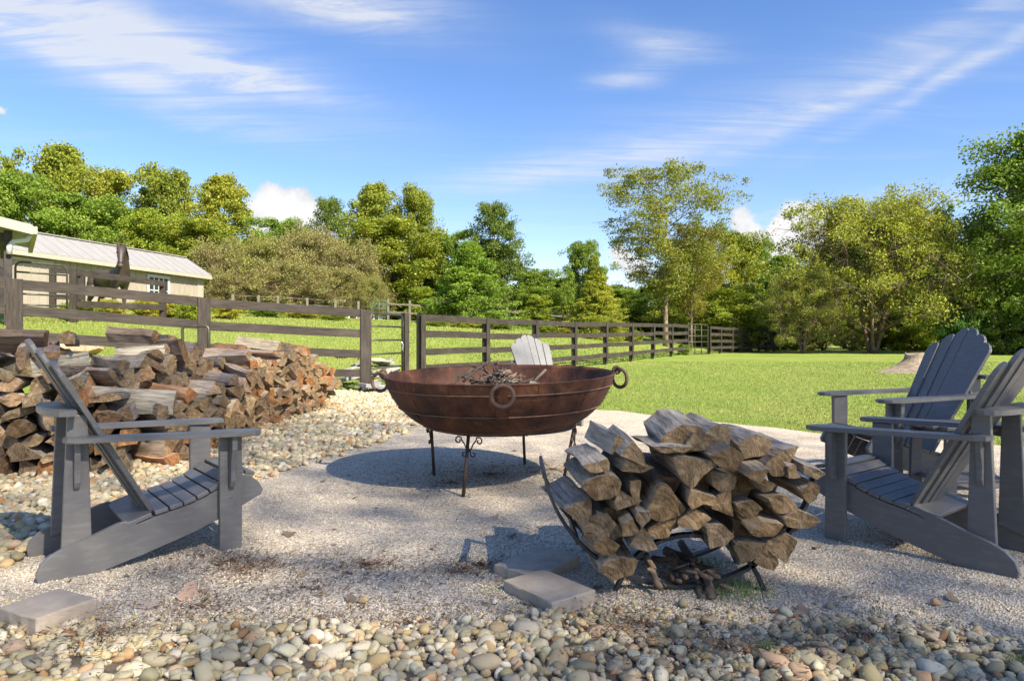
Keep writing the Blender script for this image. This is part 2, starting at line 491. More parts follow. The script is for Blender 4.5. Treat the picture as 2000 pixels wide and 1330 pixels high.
def gravel_mat():
    m, nt = newmat('pea_gravel')
    v = coords(nt, False)
    vo = nt.n('ShaderNodeTexVoronoi', {'Vector': v, 'Scale': 95.0, 'Randomness': 1.0})
    vo2 = nt.n('ShaderNodeTexVoronoi', {'Vector': v, 'Scale': 210.0})
    cell = nt.n('ShaderNodeSeparateColor', {0: vo.outputs['Color']}).outputs[0]
    big = nt.noise(v, 0.9, 5, 0.6)
    mid = nt.noise(v, 6, 5, 0.65)
    c = nt.ramp(cell, [(0.0, (0.38, 0.31, 0.22)), (0.3, (0.58, 0.49, 0.36)), (0.6, (0.68, 0.59, 0.45)), (0.85, (0.76, 0.69, 0.57)), (1.0, (0.46, 0.36, 0.23))])
    c = nt.mix(nt.mapr(vo.outputs['Distance'], 0.4, 0.8, 0, 0.6), c, (0.17, 0.135, 0.10))
    c = nt.mix(nt.mapr(mid, 0.52, 0.75, 0, 0.5), c, (0.24, 0.19, 0.135))
    c = nt.mix(nt.mapr(big, 0.45, 0.7, 0, 0.35), c, (0.33, 0.265, 0.19))
    hgt = nt.math('SUBTRACT', nt.math('MULTIPLY', vo2.outputs['Distance'], -0.4), vo.outputs['Distance'])
    out(nt, bsdf(nt, c, 0.8, hgt, 0.9, 0.008, 0, 0.25))
    return m
M['gravel'] = gravel_mat()
def grain_mat():
    m, nt = newmat('gravel_grain')
    g = nt.n('ShaderNodeNewGeometry').outputs['Random Per Island']
    c = nt.ramp(g, [(0.0, (0.38, 0.31, 0.22)), (0.3, (0.58, 0.49, 0.36)), (0.6, (0.68, 0.59, 0.45)), (0.85, (0.76, 0.69, 0.57)), (1.0, (0.46, 0.36, 0.23))])
    out(nt, bsdf(nt, c, 0.8, None, spec=0.25))
    return m
M['grain'] = grain_mat()
def soil_mat():
    m, nt = newmat('bed_soil')
    v = coords(nt, False)
    n = nt.noise(v, 9, 8, 0.7)
    c = nt.ramp(n, [(0.3, (0.045, 0.033, 0.024)), (0.5, (0.12, 0.095, 0.07)), (0.7, (0.26, 0.22, 0.17))])
    out(nt, bsdf(nt, c, 0.9, nt.noise(v, 60, 6, 0.7), 0.8, 0.01, 0, 0.15))
    return m
M['soil'] = soil_mat()
def lawn_mat():
    m, nt = newmat('lawn')
    v = coords(nt, False)
    n1 = nt.noise(v, 0.35, 6, 0.6, 0.3)
    n2 = nt.noise(vmap(nt, v, (0.8, 1.6, 1), (0, 0, R(28))), 1.6, 6, 0.65)
    n3 = nt.noise(v, 45, 6, 0.75)
    c = nt.mix(nt.mapr(n1, 0.35, 0.65), (0.21, 0.29, 0.045), (0.31, 0.35, 0.08))
    c = nt.mix(nt.mapr(n2, 0.5, 0.72, 0, 0.45), c, (0.37, 0.34, 0.09))
    c = nt.mix(nt.mapr(n3, 0.35, 0.7, 0.5, 0.0), c, (0.11, 0.17, 0.022))
    out(nt, bsdf(nt, c, 0.85, n3, 1.0, 0.03, 0, 0.15))
    return m
M['lawn'] = lawn_mat()
def leaf_mat(name, trans=0.35, hue=0.03, rough=0.5):
    m, nt = newmat(name)
    info = nt.n('ShaderNodeObjectInfo')
    g = nt.n('ShaderNodeNewGeometry').outputs['Random Per Island']
    v = nt.n('ShaderNodeTexCoord').outputs['Object']
    n = nt.noise(v, 0.45, 4, 0.6)
    val = nt.math('ADD', nt.math('ADD', 0.66, nt.math('MULTIPLY', g, 0.55)), nt.math('MULTIPLY', nt.math('SUBTRACT', n, 0.5), 1.1))
    hu = nt.math('ADD', 0.5 - hue / 2, nt.math('ADD', nt.math('MULTIPLY', nt.math('FRACT', nt.math('MULTIPLY', g, 17.0)), hue), nt.math('MULTIPLY', nt.math('SUBTRACT', n, 0.5), -0.06)))
    c = nt.n('ShaderNodeHueSaturation', {'Hue': hu, 'Saturation': 1.0, 'Value': val, 'Color': info.outputs['Color']}).outputs[0]
    d = bsdf(nt, c, rough, None, spec=0.25)
    tr = nt.n('ShaderNodeBsdfTranslucent', {'Color': nt.mix(1.0, c, (1.35, 1.25, 0.5), 'MULTIPLY')})
    ms = nt.n('ShaderNodeMixShader', {0: trans, 1: d, 2: tr.outputs[0]})
    out(nt, ms.outputs[0])
    return m
M['leaf'] = leaf_mat('leaves')
def blade_mat():
    m, nt = newmat('grass_blades')
    g = nt.n('ShaderNodeNewGeometry').outputs['Random Per Island']
    v = nt.n('ShaderNodeTexCoord').outputs['Object']
    c = nt.n('ShaderNodeObjectInfo').outputs['Color']
    n1 = nt.noise(v, 0.35, 5, 0.6, 0.4)
    n2 = nt.noise(vmap(nt, v, (1.0, 1.0, 1.0)), 1.7, 5, 0.65)
    mow = nt.noise(vmap(nt, v, (0.9, 0.05, 1), (0, 0, R(-29))), 1.0, 2, 0.5)
    c = nt.mix(nt.mapr(n1, 0.42, 0.66, 0, 0.55), c, (0.36, 0.35, 0.10))
    c = nt.mix(nt.mapr(n2, 0.55, 0.72, 0, 0.6), c, (0.17, 0.26, 0.045))
    c = nt.mix(nt.mapr(mow, 0.42, 0.58, 0, 0.30), c, (0.20, 0.29, 0.05))
    val = nt.math('ADD', 0.72, nt.math('MULTIPLY', g, 0.5))
    c = nt.n('ShaderNodeHueSaturation', {'Hue': 0.5, 'Saturation': 0.95, 'Value': val, 'Color': c}).outputs[0]
    tr = nt.n('ShaderNodeBsdfTranslucent', {'Color': c})
    out(nt, nt.n('ShaderNodeMixShader', {0: 0.3, 1: bsdf(nt, c, 0.6, None, spec=0.2), 2: tr.outputs[0]}).outputs[0])
    return m
M['blade'] = blade_mat()
M['treebark'] = simple('tree_bark', (0.20, 0.16, 0.115), (0.085, 0.066, 0.05), 4, 0.9, 0.8, 18, 0.03, stretch=(1, 1, 0.3), tint=True)
M['paver'] = simple('concrete_paver', (0.45, 0.375, 0.285), (0.33, 0.27, 0.205), 9, 0.85, 0.35, 160, 0.002)
M['flag'] = simple('flagstone', (0.40, 0.38, 0.34), (0.26, 0.25, 0.235), 5, 0.75, 0.35, 40, 0.004, tint=True)
M['deadleaf'] = simple('dead_leaf', (0.27, 0.215, 0.155), (0.17, 0.125, 0.085), 18, 0.7, 0.3, 90, 0.002, tint=True)
def litter_mat():
    m, nt = newmat('litter')
    g = nt.n('ShaderNodeNewGeometry').outputs['Random Per Island']
    c = nt.ramp(g, [(0.0, (0.075, 0.042, 0.026)), (0.5, (0.16, 0.10, 0.062)), (0.8, (0.27, 0.19, 0.12)), (1.0, (0.42, 0.34, 0.25))])
    out(nt, bsdf(nt, c, 0.9, None, spec=0.1))
    return m
M['litter'] = litter_mat()
M['stump'] = simple('stump_wood', (0.34, 0.27, 0.19), (0.19, 0.145, 0.10), 5, 0.85, 0.5, 30, 0.01, stretch=(1, 1, 3))

# ------------------------------------------------------------------ ground
def axis(core0, core1, step, lo, hi):
    a = list(np.arange(core0, core1 + 1e-6, step))
    d, x = step, core1
    while x < hi:
        d *= 1.35; x += d; a.append(x)
    d, x = step, core0
    while x > lo:
        d *= 1.35; x -= d; a.insert(0, x)
    return a
gx, gy = axis(-36, 30, 1.0, -600, 600), axis(-6, 62, 1.0, -200, 900)
V = [(x, y, h_ground(x, y)) for y in gy for x in gx]
nx = len(gx)
Fc = [(j * nx + i, j * nx + i + 1, (j + 1) * nx + i + 1, (j + 1) * nx + i) for j in range(len(gy) - 1) for i in range(nx - 1)]
kind(link('ground', pymesh('ground', V, Fc, True), M['lawn']), 'structure')

EDGE = [(-9, 7.6), (-7, 8.4), (-5.2, 10.2), (-3.4, 12.3), (-2.6, 13.0), (-1.9, 12.6), (-0.5, 11.5), (1.0, 9.9), (1.47, 9.46), (2.33, 8.3), (3.2, 7.35), (4.5, 6.5), (7, 5.7), (11, 5.0)]
def lawn_edge(x):
    for (a, b), (c, d) in zip(EDGE, EDGE[1:]):
        if a <= x <= c:
            t = (x - a) / (c - a)
            return b + (d - b) * t + 0.07 * math.sin(x * 5.1) + 0.04 * math.sin(x * 13 + 1)
    return 5.0
xs = np.arange(-8.9, 10.9, 0.1)
NJ = 90
V, Fc = [], []
for x in xs:
    y1 = lawn_edge(x)
    for j in range(NJ + 1):
        t = j / NJ
        y = -3 + (y1 + 3) * t
        bump = 0.012 * mnoise.noise(Vector((x * 1.1, y * 1.1, 0))) + 0.005 * mnoise.noise(Vector((x * 4, y * 4, 3)))
        k = 1.0 if y < y1 - 0.4 else max(0.0, (y1 - y) / 0.4)
        V.append((x, y, h_ground(x, y) + 0.012 + (bump + 0.012) * k))
for i in range(len(xs) - 1):
    for j in range(NJ):
        a = i * (NJ + 1) + j
        Fc.append((a, a + NJ + 1, a + NJ + 2, a + 1))
gravel = kind(link('gravel_patio', pymesh('gravel_patio', V, Fc, True), M['gravel']), 'structure')
def pad_z(x, y):
    return h_ground(x, y) + 0.024 + 0.012 * mnoise.noise(Vector((x * 1.1, y * 1.1, 0))) + 0.005 * mnoise.noise(Vector((x * 4, y * 4, 3)))

# loose grains on the gravel, crowding towards the camera
def ico(sub=1):
    bm = bmesh.new()
    bmesh.ops.create_icosphere(bm, subdivisions=sub, radius=1.0)
    bm.verts.ensure_lookup_table()
    V = np.array([v.co[:] for v in bm.verts]); Fc = [[v.index for v in f.verts] for f in bm.faces]
    bm.free()
    return V, Fc
OCT_V = np.array([(1, 0, 0), (-1, 0, 0), (0, 1, 0), (0, -1, 0), (0, 0, 1), (0, 0, -1)], float)
OCT_F = [(0, 2, 4), (2, 1, 4), (1, 3, 4), (3, 0, 4), (2, 0, 5), (1, 2, 5), (3, 1, 5), (0, 3, 5)]
def rand_rot(n, flat=1.0):
    q = RNG.normal(size=(n, 4)); q[:, 1:3] *= flat
    q /= np.linalg.norm(q, axis=1)[:, None]
    a, b, c, d = q.T
    return np.stack([np.stack([1 - 2 * (c * c + d * d), 2 * (b * c - a * d), 2 * (b * d + a * c)], -1),
                     np.stack([2 * (b * c + a * d), 1 - 2 * (b * b + d * d), 2 * (c * d - a * b)], -1),
                     np.stack([2 * (b * d - a * c), 2 * (c * d + a * b), 1 - 2 * (b * b + c * c)], -1)], 1)
n = 60000
yy = 2.15 + (RNG.random(n) ** 1.7) * 3.6
xx = (RNG.random(n) * 2 - 1) * (yy * 0.80 + 0.2)
sz = RNG.uniform(0.0028, 0.0062, n)
zz = np.array([pad_z(a, b) for a, b in zip(xx, yy)]) + sz * 0.25
P = OCT_V[None] * RNG.uniform(0.6, 1.15, (n, 6, 1)) * (sz[:, None] * np.stack([np.ones(n), np.ones(n), np.full(n, 0.75)], 1))[:, None, :]
P = np.einsum('nij,nvj->nvi', rand_rot(n), P) + np.stack([xx, yy, zz], 1)[:, None, :]
kind(link('loose_gravel', merged_np('loose_gravel', P, OCT_F, 8), M['grain'], gravel), 'stuff')

# ------------------------------------------------------------------ river stones
IV, IF = ico(2)
def stone_shape(seed):
    r = random.Random(seed)
    off = Vector((r.random() * 50, r.random() * 50, r.random() * 50))
    sx, sy, sz_ = r.uniform(0.8, 1.25), r.uniform(0.65, 0.95), r.uniform(0.42, 0.66)
    V = []
    planes = [(Vector((r.gauss(0, 1), r.gauss(0, 1), r.gauss(0, 1))).normalized(), r.uniform(0.5, 0.85)) for _ in range(6)]
    for p in IV:
        p = Vector(p)
        d = 1 + 0.22 * mnoise.noise(p * 1.1 + off) + 0.07 * mnoise.noise(p * 3 + off)
        q = p * d
        for nrm, k in planes:
            e = q.dot(nrm) - k
            if e > 0: q -= nrm * e * 0.75
        V.append((q.x * sx, q.y * sy, q.z * sz_))
    return V
STONES = []
for i in range(14):
    me = pymesh('river_stone', stone_shape(100 + i), IF, True)
    me.materials.append(M['stone'])
    STONES.append(me)
SV = np.array([[v.co[:] for v in me.vertices] for me in STONES])
# low poly version for the masses
LV, LF = ico(2)
LSV = []
for i in range(14):
    r = random.Random(300 + i); off = Vector((r.random() * 50, 0, 0))
    LSV.append([(Vector(p) * (1 + 0.32 * mnoise.noise(Vector(p) * 1.2 + off) + 0.15 * mnoise.noise(Vector(p) * 2.7 + off)))[:] for p in LV])
LSV = np.array(LSV) * np.array([1.05, 0.8, 0.58])

bed = empty('river_stone_bed', (0, 2.2, 0)); kind(bed, 'structure')
def fg_edge(x):                                  # far edge of the stones at the photographer's feet
    return 2.36 + 0.06 * math.sin(x * 2.3 + 0.5) + 0.05 * math.sin(x * 6.1) - 0.10 * max(0, x - 0.7)
soilV, soilF = [], []
sx_ = np.arange(-3.2, 3.3, 0.1)
for x in sx_:
    for t in np.linspace(0, 1, 12):
        y = 0.6 + (fg_edge(x) - 0.05 - 0.6) * t
        soilV.append((x, y, pad_z(x, y) + 0.006 * (1 if t < 0.95 else 0)))
for i in range(len(sx_) - 1):
    for j in range(11):
        a = i * 12 + j; soilF.append((a, a + 12, a + 13, a + 1))
o = link('bed_soil', pymesh('bed_soil', soilV, soilF, True), M['soil'], bed); o.location = (0, -2.2, 0)
placed = []
r = random.Random(5)
tries = 0
while len(placed) < 300 and tries < 60000:
    tries += 1
    y = 1.93 + r.random() ** 0.9 * 0.62
    x = r.uniform(-1, 1) * (y * 0.775)
    if y > fg_edge(x) - 0.02: continue
    s = r.choice([0.024, 0.027, 0.031, 0.036, 0.044]) * r.uniform(0.85, 1.2)
    if y > fg_edge(x) - 0.10: s *= 0.8
    if any((x - a) ** 2 + (y - b) ** 2 < ((s + c) * 0.74) ** 2 for a, b, c in placed): continue
    placed.append((x, y, s))
for sx0, sy0, s in ((-0.79, 2.44, 0.034), (0.62, 2.50, 0.026), (0.96, 2.42, 0.030), (-0.55, 2.55, 0.022), (1.55, 2.53, 0.026), (1.15, 2.5, 0.022)):
    placed[r.randrange(len(placed))] = (sx0, sy0, s)
for x, y, s in placed:
    o = link('stone', STONES[r.randrange(14)], None, bed)
    o.location = (x, y - 2.2, pad_z(x, y) + s * 0.22 + r.uniform(0, 0.012))
    o.rotation_euler = (r.gauss(0, 0.25), r.gauss(0, 0.25), r.uniform(0, 6.28))
    o.scale = (s, s, s)
def stone_mass(name, pts, parent):
    n = len(pts)
    pts = np.array(pts)
    idx = RNG.integers(0, 14, n)
    P = LSV[idx] * pts[:, 3][:, None, None]
    P = np.einsum('nij,nvj->nvi', rand_rot(n, 0.25), P) + pts[:, :3][:, None, :]
    return kind(link(name, merged_np(name, P, LF, 3, True), M['stone'], parent), 'stuff')
pts = []
for _ in range(15000):                            # the crowd between the big stones and outside the view
    y = r.uniform(0.6, 2.5); x = r.uniform(-3.2, 3.2)
    if y > fg_edge(x) + 0.05 * (r.random() - 0.3): continue
    s = r.choice([0.010, 0.014, 0.018, 0.023]) * r.uniform(0.85, 1.2)
    pts.append((x, y - 2.2, pad_z(x, y) + s * 0.25 + r.uniform(0, 0.010), s))
for _ in range(500):                              # strays kicked out over the gravel
    x = r.uniform(-2.2, 2.2); y = fg_edge(x) + abs(r.gauss(0, 0.10))
    s = r.uniform(0.006, 0.014)
    pts.append((x, y - 2.2, pad_z(x, y) + s * 0.3, s))
stone_mass('small_stones', pts, bed)
# the paler bed along the wood pile
BEDLINE = [(-2.42, 2.2), (-2.22, 3.0), (-2.2, 3.87), (-1.84, 4.52), (-1.56, 5.55), (-1.3, 6.6), (-1.12, 7.6), (-1.2, 9.0), (-1.6, 10.6), (-2.4, 12.6)]
def bed_edge(y):
    for (a, b), (c, d) in zip(BEDLINE, BEDLINE[1:]):
        if b <= y <= d: return a + (c - a) * (y - b) / (d - b)
    return -2.4
bed2 = empty('stone_bed_along_wood_pile', (-2.4, 6, 0)); kind(bed2, 'structure')
pts = []
while len(pts) < 12500:
    y = 2.3 + 10.2 * r.random() ** 1.35
    xe = bed_edge(y)
    x = xe - r.random() ** 1.15 * 2.4 + r.gauss(0, 0.06)
    if x < -y * 0.80 - 0.2: continue
    if x > xe and r.random() < 0.5: continue
    s = r.choice([0.015, 0.020, 0.025, 0.032]) * r.uniform(0.8, 1.2) * (1.0 if y < 6 else 1.25)
    pts.append((x + 2.4, y - 6, pad_z(x, y) + s * 0.3 + r.uniform(0, 0.015), s))
stone_mass('pale_river_stones', pts, bed2)

# ------------------------------------------------------------------ chairs
def make_chair(mat, screw):
    root = empty('adirondack_chair')
    def rx(px, pz): return (px, pz)
    runner = [(-0.735, 0.0), (-0.742, 0.035), (-0.728, 0.075), (-0.695, 0.107), (-0.64, 0.132), (-0.55, 0.160), (-0.455, 0.196), (-0.425, 0.203), (-0.405, 0.198), (-0.385, 0.180), (-0.31, 0.206),
              (-0.24, 0.220), (-0.17, 0.237), (-0.10, 0.262), (-0.03, 0.298), (0.02, 0.330), (0.06, 0.340), (0.10, 0.330), (0.135, 0.302), (0.158, 0.262), (0.150, 0.238), (0.12, 0.228), (0.0, 0.168), (-0.15, 0.112), (-0.35, 0.052), (-0.52, 0.008), (-0.56, 0.0)]
    for s in (-1, 1):
        prism('runner', runner, 0.028, mat, root, Matrix.Translation((0, s * 0.222, 0)), 0.004)
        prism('front_leg', [(-0.05, 0), (0.05, 0), (0.05, 0.535), (-0.05, 0.535)], 0.028, mat, root, Matrix.Translation((0, s * 0.253, 0)), 0.004)
        prism('rear_post', [(-0.655, 0.085), (-0.545, 0.12), (-0.560, 0.665), (-0.632, 0.665)], 0.028, mat, root, Matrix.Translation((0, s * 0.193, 0)), 0.004)
        # arm: paddle outline in plan, laid flat
        outl = [(0.128, 0.0), (0.118, 0.040), (0.085, 0.064), (0.03, 0.068), (-0.10, 0.060), (-0.30, 0.036), (-0.60, 0.012), (-0.642, 0.004), (-0.655, -0.03), (-0.65, -0.075), (-0.60, -0.084), (-0.45, -0.066), (-0.30, -0.050), (-0.08, -0.050), (0.03, -0.060), (0.085, -0.058), (0.118, -0.038)]
        pitch = math.atan2(0.022, 0.75)
        Mx = Matrix.Translation((0, s * 0.282, 0.549)) @ Matrix.Rotation(pitch, 4, 'Y') @ Matrix.Rotation(R(90), 4, 'X') @ Matrix.Diagonal((1, -s, 1, 1)).to_4x4()
        Mx = Matrix.Translation((0, s * 0.282, 0.549)) @ Matrix.Rotation(pitch, 4, 'Y')
        pts2 = [(a, b * s) for a, b in outl]
        bm = bmesh.new()
        va = [bm.verts.new(Mx @ Vector((a, b, 0.011))) for a, b in pts2]
        vb = [bm.verts.new(Mx @ Vector((a, b, -0.011))) for a, b in pts2]
        fs = [bm.faces.new(va), bm.faces.new(vb[::-1])]
        for i in range(len(pts2)):
            j = (i + 1) % len(pts2); bm.faces.new((va[i], vb[i], vb[j], va[j]))
        es = set(); [es.update(f.edges) for f in fs]
        bmesh.ops.bevel(bm, geom=list(es), offset=0.004, segments=2, affect='EDGES')
        link('arm', bm_mesh('arm', bm), mat, root)
        br = [(0.0, 0.0), (0.058, 0.0), (0.056, -0.06), (0.040, -0.115), (0.034, -0.16), (0.036, -0.205), (0.020, -0.235), (0.0, -0.24)]
        # bracket stands out sideways from the leg
        prism('arm_bracket', [(p[0], p[1]) for p in br], 0.024, mat, root, Matrix.Translation((0.0, s * 0.268, 0.536)) @ Matrix.Rotation(R(90) * s, 4, 'Z'), 0.003)
        prism('arm_bracket', [(p[0] * 0.7, p[1] * 0.8) for p in br], 0.022, mat, root, Matrix.Translation((-0.6, s * 0.208, 0.553)) @ Matrix.Rotation(R(90) * s, 4, 'Z'), 0.003)
        for (a, b) in ((0.0, 0.25), (0.02, 0.22)):
            g = bmesh.new(); bmesh.ops.create_uvsphere(g, u_segments=8, v_segments=5, radius=0.0045, matrix=Matrix.Translation((a, s * 0.267, b)))
            link('screw', bm_mesh('screw', g), screw, root)
    # seat slats along the dipped curve
    def zc(x):
        pts = [(-0.40, 0.178), (-0.31, 0.207), (-0.24, 0.221), (-0.17, 0.238), (-0.10, 0.263), (-0.03, 0.299), (0.02, 0.331), (0.06, 0.342), (0.11, 0.328)]
        for (a, b), (c, d) in zip(pts, pts[1:]):
            if a <= x <= c: return b + (d - b) * (x - a) / (c - a)
        return pts[-1][1]
    xs_ = [-0.37, -0.283, -0.223, -0.166, -0.110, -0.056, -0.004, 0.046, 0.092]
    ws = [0.105, 0.054, 0.054, 0.053, 0.052, 0.051, 0.049, 0.046, 0.044]
    for x0, w0 in zip(xs_, ws):
        a, b = zc(x0 - 0.02), zc(x0 + 0.02)
        ang = -math.atan2(b - a, 0.04)
        box('seat_slat', (0, 0, 0.012), (w0, 0.474, 0.019), mat, root, Matrix.Translation((x0, 0, zc(x0) + 0.001)) @ Matrix.Rotation(ang, 4, 'Y'), 0.003)
    # back: six fanned slats
    lens = [0.755, 0.815, 0.86, 0.86, 0.815, 0.755]
    base = Vector((-0.335, 0, 0.222))
    tilt = math.atan2(0.415, 0.745)
    for i in range(6):
        k = i - 2.5
        yb, yt = k * 0.064, k * 0.0885
        wb, wt = 0.060, 0.083
        L = lens[i]
        fan = (yt - yb) / 0.86
        yb2, yt2 = yb, yb + fan * L
        outer = 1 if k > 0 else -1
        ptsl = [(-wb / 2, 0), (wb / 2, 0), (wt / 2, L - 0.05)]
        top = []
        for q in range(7):
            a = q / 6.0
            x = wt / 2 - wt * a
            side = x * outer / (wt / 2)              # + towards the outside
            top.append((x, L - 0.022 * max(0, side) ** 2 - 0.012 * side - 0.020 * abs(x / (wt / 2)) ** 4))
        ptsl += top + [(-wt / 2, L - 0.05)]
        fwd = 0.010 * (abs(k) / 2.5) ** 2 * 2
        # local x -> chair y, local z -> up the back
        Mx = Matrix.Translation(base + Vector((fwd, yb, 0))) @ Matrix.Rotation(-tilt, 4, 'Y') @ Matrix.Rotation(-math.atan2(yt2 - yb2, L), 4, 'X') @ Matrix.Rotation(R(90), 4, 'Z')
        prism('back_slat', ptsl, 0.020, mat, root, Mx, 0.004)
    # curved board behind the back, and the lower cleat
    outl = [(-0.565, -0.31), (-0.60, -0.315)]
    front = [(-0.606, -0.27), (-0.606, 0.27)]
    back = [(-0.635 - 0.085 * math.cos(R(a)) ** 0.7 if abs(a) < 90 else -0.635, 0.285 * math.sin(R(a))) for a in range(90, -91, -15)]
    pts3 = front + back
    bm = bmesh.new()
    va = [bm.verts.new((a, b, 0.689)) for a, b in pts3]; vb = [bm.verts.new((a, b, 0.666)) for a, b in pts3]
    fs = [bm.faces.new(va), bm.faces.new(vb[::-1])]
    for i in range(len(pts3)):
        j = (i + 1) % len(pts3); bm.faces.new((va[i], vb[i], vb[j], va[j]))
    link('back_rail', bm_mesh('back_rail', bm), mat, root)
    return root
CH = 'adirondack chairs round the fire bowl'
chA = make_chair(M['slate'], M['screw'])
def place(ch, x, y, th, z, s=1.0):
    ch.location = (x, y, z); ch.rotation_euler = (0, 0, th); ch.scale = (s, s, s)
place(chA, -1.462, 3.393, 0.68, pad_z(-1.6, 3.3) - 0.006)
tag(chA, 'slate grey adirondack chair standing in front of the firewood pile', 'chair', CH)
chC = copy_tree(chA); place(chC, 1.78, 3.53, 2.24, pad_z(1.9, 3.3) - 0.006)
tag(chC, 'slate grey adirondack chair beside the log rack, its back turned to the low table', 'chair', CH)
chB = copy_tree(chA); place(chB, 2.28, 4.46, math.pi + 0.17, pad_z(2.6, 4.5) - 0.006, 1.03)
tag(chB, 'slate grey adirondack chair on the far side of the low table, near the lawn', 'chair', CH)
chD = make_chair(M['white_chair'], M['screw']); place(chD, 0.51, 7.34, -1.093, pad_z(0.4, 7.7) - 0.004, 1.0)
tag(chD, 'weathered pale grey-white adirondack chair standing behind the fire bowl', 'chair', CH)

# side table between the two chairs
tb = empty('side_table', (2.62, 4.0, pad_z(2.62, 4.0)), 0.1)
tag(tb, 'low dark slatted side table between two slate grey chairs', 'table')
for i in range(5):
    k = i - 2
    hw = 0.29 * math.sqrt(1 - (k * 0.076 / 0.30) ** 2)
    box('top_slat', (0, k * 0.074, 0.475), (hw * 2, 0.068, 0.02), M['table'], tb, None, 0.004)
for a in (-1, 1):
    box('apron', (a * 0.17, 0, 0.44), (0.025, 0.30, 0.05), M['table'], tb)
    for b in (-1, 1):
        prism('leg', [(-0.045, 0), (0.035, 0), (0.03, 0.46), (-0.03, 0.46)], 0.025, M['table'], tb, Matrix.Translation((a * 0.2, b * 0.14, 0)), 0.003)
box('shelf', (0, 0, 0.17), (0.40, 0.24, 0.02), M['table'], tb)

# ------------------------------------------------------------------ fire bowl and stand
BC = Vector((-0.075, 4.845, 0))
gz = pad_z(BC.x, BC.y)
legs_xy = [(-0.303, 4.30), (-0.556, 4.94), (0.10, 5.39), (0.353, 4.75)]
st = empty('bowl_stand', (BC.x, BC.y, gz))
tag(st, 'rusty iron stand with four thin scrolled legs under the fire bowl', 'stand')
RINGZ, RINGR = 0.372, 0.515
def circle(c, rad, n, ax='z', a0=0, a1=360):
    o_ = []
    for i in range(n + 1):
        a = R(a0 + (a1 - a0) * i / n)
        if ax == 'z': o_.append((c[0] + rad * math.cos(a), c[1] + rad * math.sin(a), c[2]))
    return o_
def torus(name, rad, tr, mat, parent, Mx=None, n=48, m=10):
    V, Fc = [], []
    for i in range(n):
        a = 2 * math.pi * i / n
        for k in range(m):
            b = 2 * math.pi * k / m
            p = Vector(((rad + tr * math.cos(b)) * math.cos(a), (rad + tr * math.cos(b)) * math.sin(a), tr * math.sin(b)))
            V.append(Mx @ p if Mx else p)
    for i in range(n):
        for k in range(m):
            i2, k2 = (i + 1) % n, (k + 1) % m
            Fc.append((i * m + k, i2 * m + k, i2 * m + k2, i * m + k2))
    return link(name, pymesh(name, V, Fc, True), mat, parent)
torus('stand_ring', RINGR, 0.011, M['stand_iron'], st, Matrix.Translation((0, 0, RINGZ)), 64, 8)
def spiral(c, r0, r1, a0, a1, n=18):
    return [(c[0] + (r0 + (r1 - r0) * i / n) * math.cos(R(a0 + (a1 - a0) * i / n)), c[1] + (r0 + (r1 - r0) * i / n) * math.sin(R(a0 + (a1 - a0) * i / n))) for i in range(n + 1)]
for lx, ly in legs_xy:
    d = Vector((lx - BC.x, ly - BC.y, 0))
    top = d.normalized() * RINGR + Vector((0, 0, RINGZ + 0.005))
    foot = Vector((d.x, d.y, -0.01)) * 1.0
    lg = tube('leg', [foot, foot.lerp(top, 0.5), top], [0.0115, 0.011, 0.011], M['stand_iron'], st, 8)
    tang = Vector((-d.y, d.x, 0)).normalized()
    base = top + Vector((0, 0, -0.10))
    for s in (-1, 1):
        path2 = [(0.0, -0.02)] + [(0.018, 0.0), (0.030, 0.028), (0.05, 0.052)] + spiral((0.072, 0.050), 0.026, 0.009, 130, -210, 16)
        path3 = [(0.0, 0.0), (0.010, -0.020)] + spiral((0.032, -0.034), 0.021, 0.007, 150, 480, 16)
        for pth in (path2, path3):
            tube('scroll', [base + tang * (s * a) + Vector((0, 0, b)) for a, b in pth], 0.0048, M['stand_iron'], lg, 6)
# bowl
bowl = empty('fire_bowl', (BC.x, BC.y, gz + 0.0))
bowl.rotation_euler = (R(2.0), R(-0.9), 0)
tag(bowl, 'huge rusty riveted iron fire bowl with ring handles on a scrolled stand', 'fire bowl')
RIM, RZ, BZ = 0.79, 0.728, 0.255
PR = [(0.0, 0.330), (0.16, 0.334), (0.30, 0.345), (0.42, 0.364), (0.515, 0.393), (0.60, 0.440), (0.67, 0.502), (0.725, 0.574), (0.765, 0.652), (0.79, 0.728)]
def prof(t):                                      # t 0 bottom centre .. 1 rim
    k = t * (len(PR) - 1)
    i = min(len(PR) - 2, max(0, int(k)))
    p0, p1, p2, p3 = PR[max(0, i - 1)], PR[i], PR[i + 1], PR[min(len(PR) - 1, i + 2)]
    u = k - i
    def cr(a, b, c, d): return 0.5 * (2 * b + (c - a) * u + (2 * a - 5 * b + 4 * c - d) * u * u + (3 * b - a - 3 * c + d) * u ** 3)
    return cr(p0[0], p1[0], p2[0], p3[0]), cr(p0[1], p1[1], p2[1], p3[1])
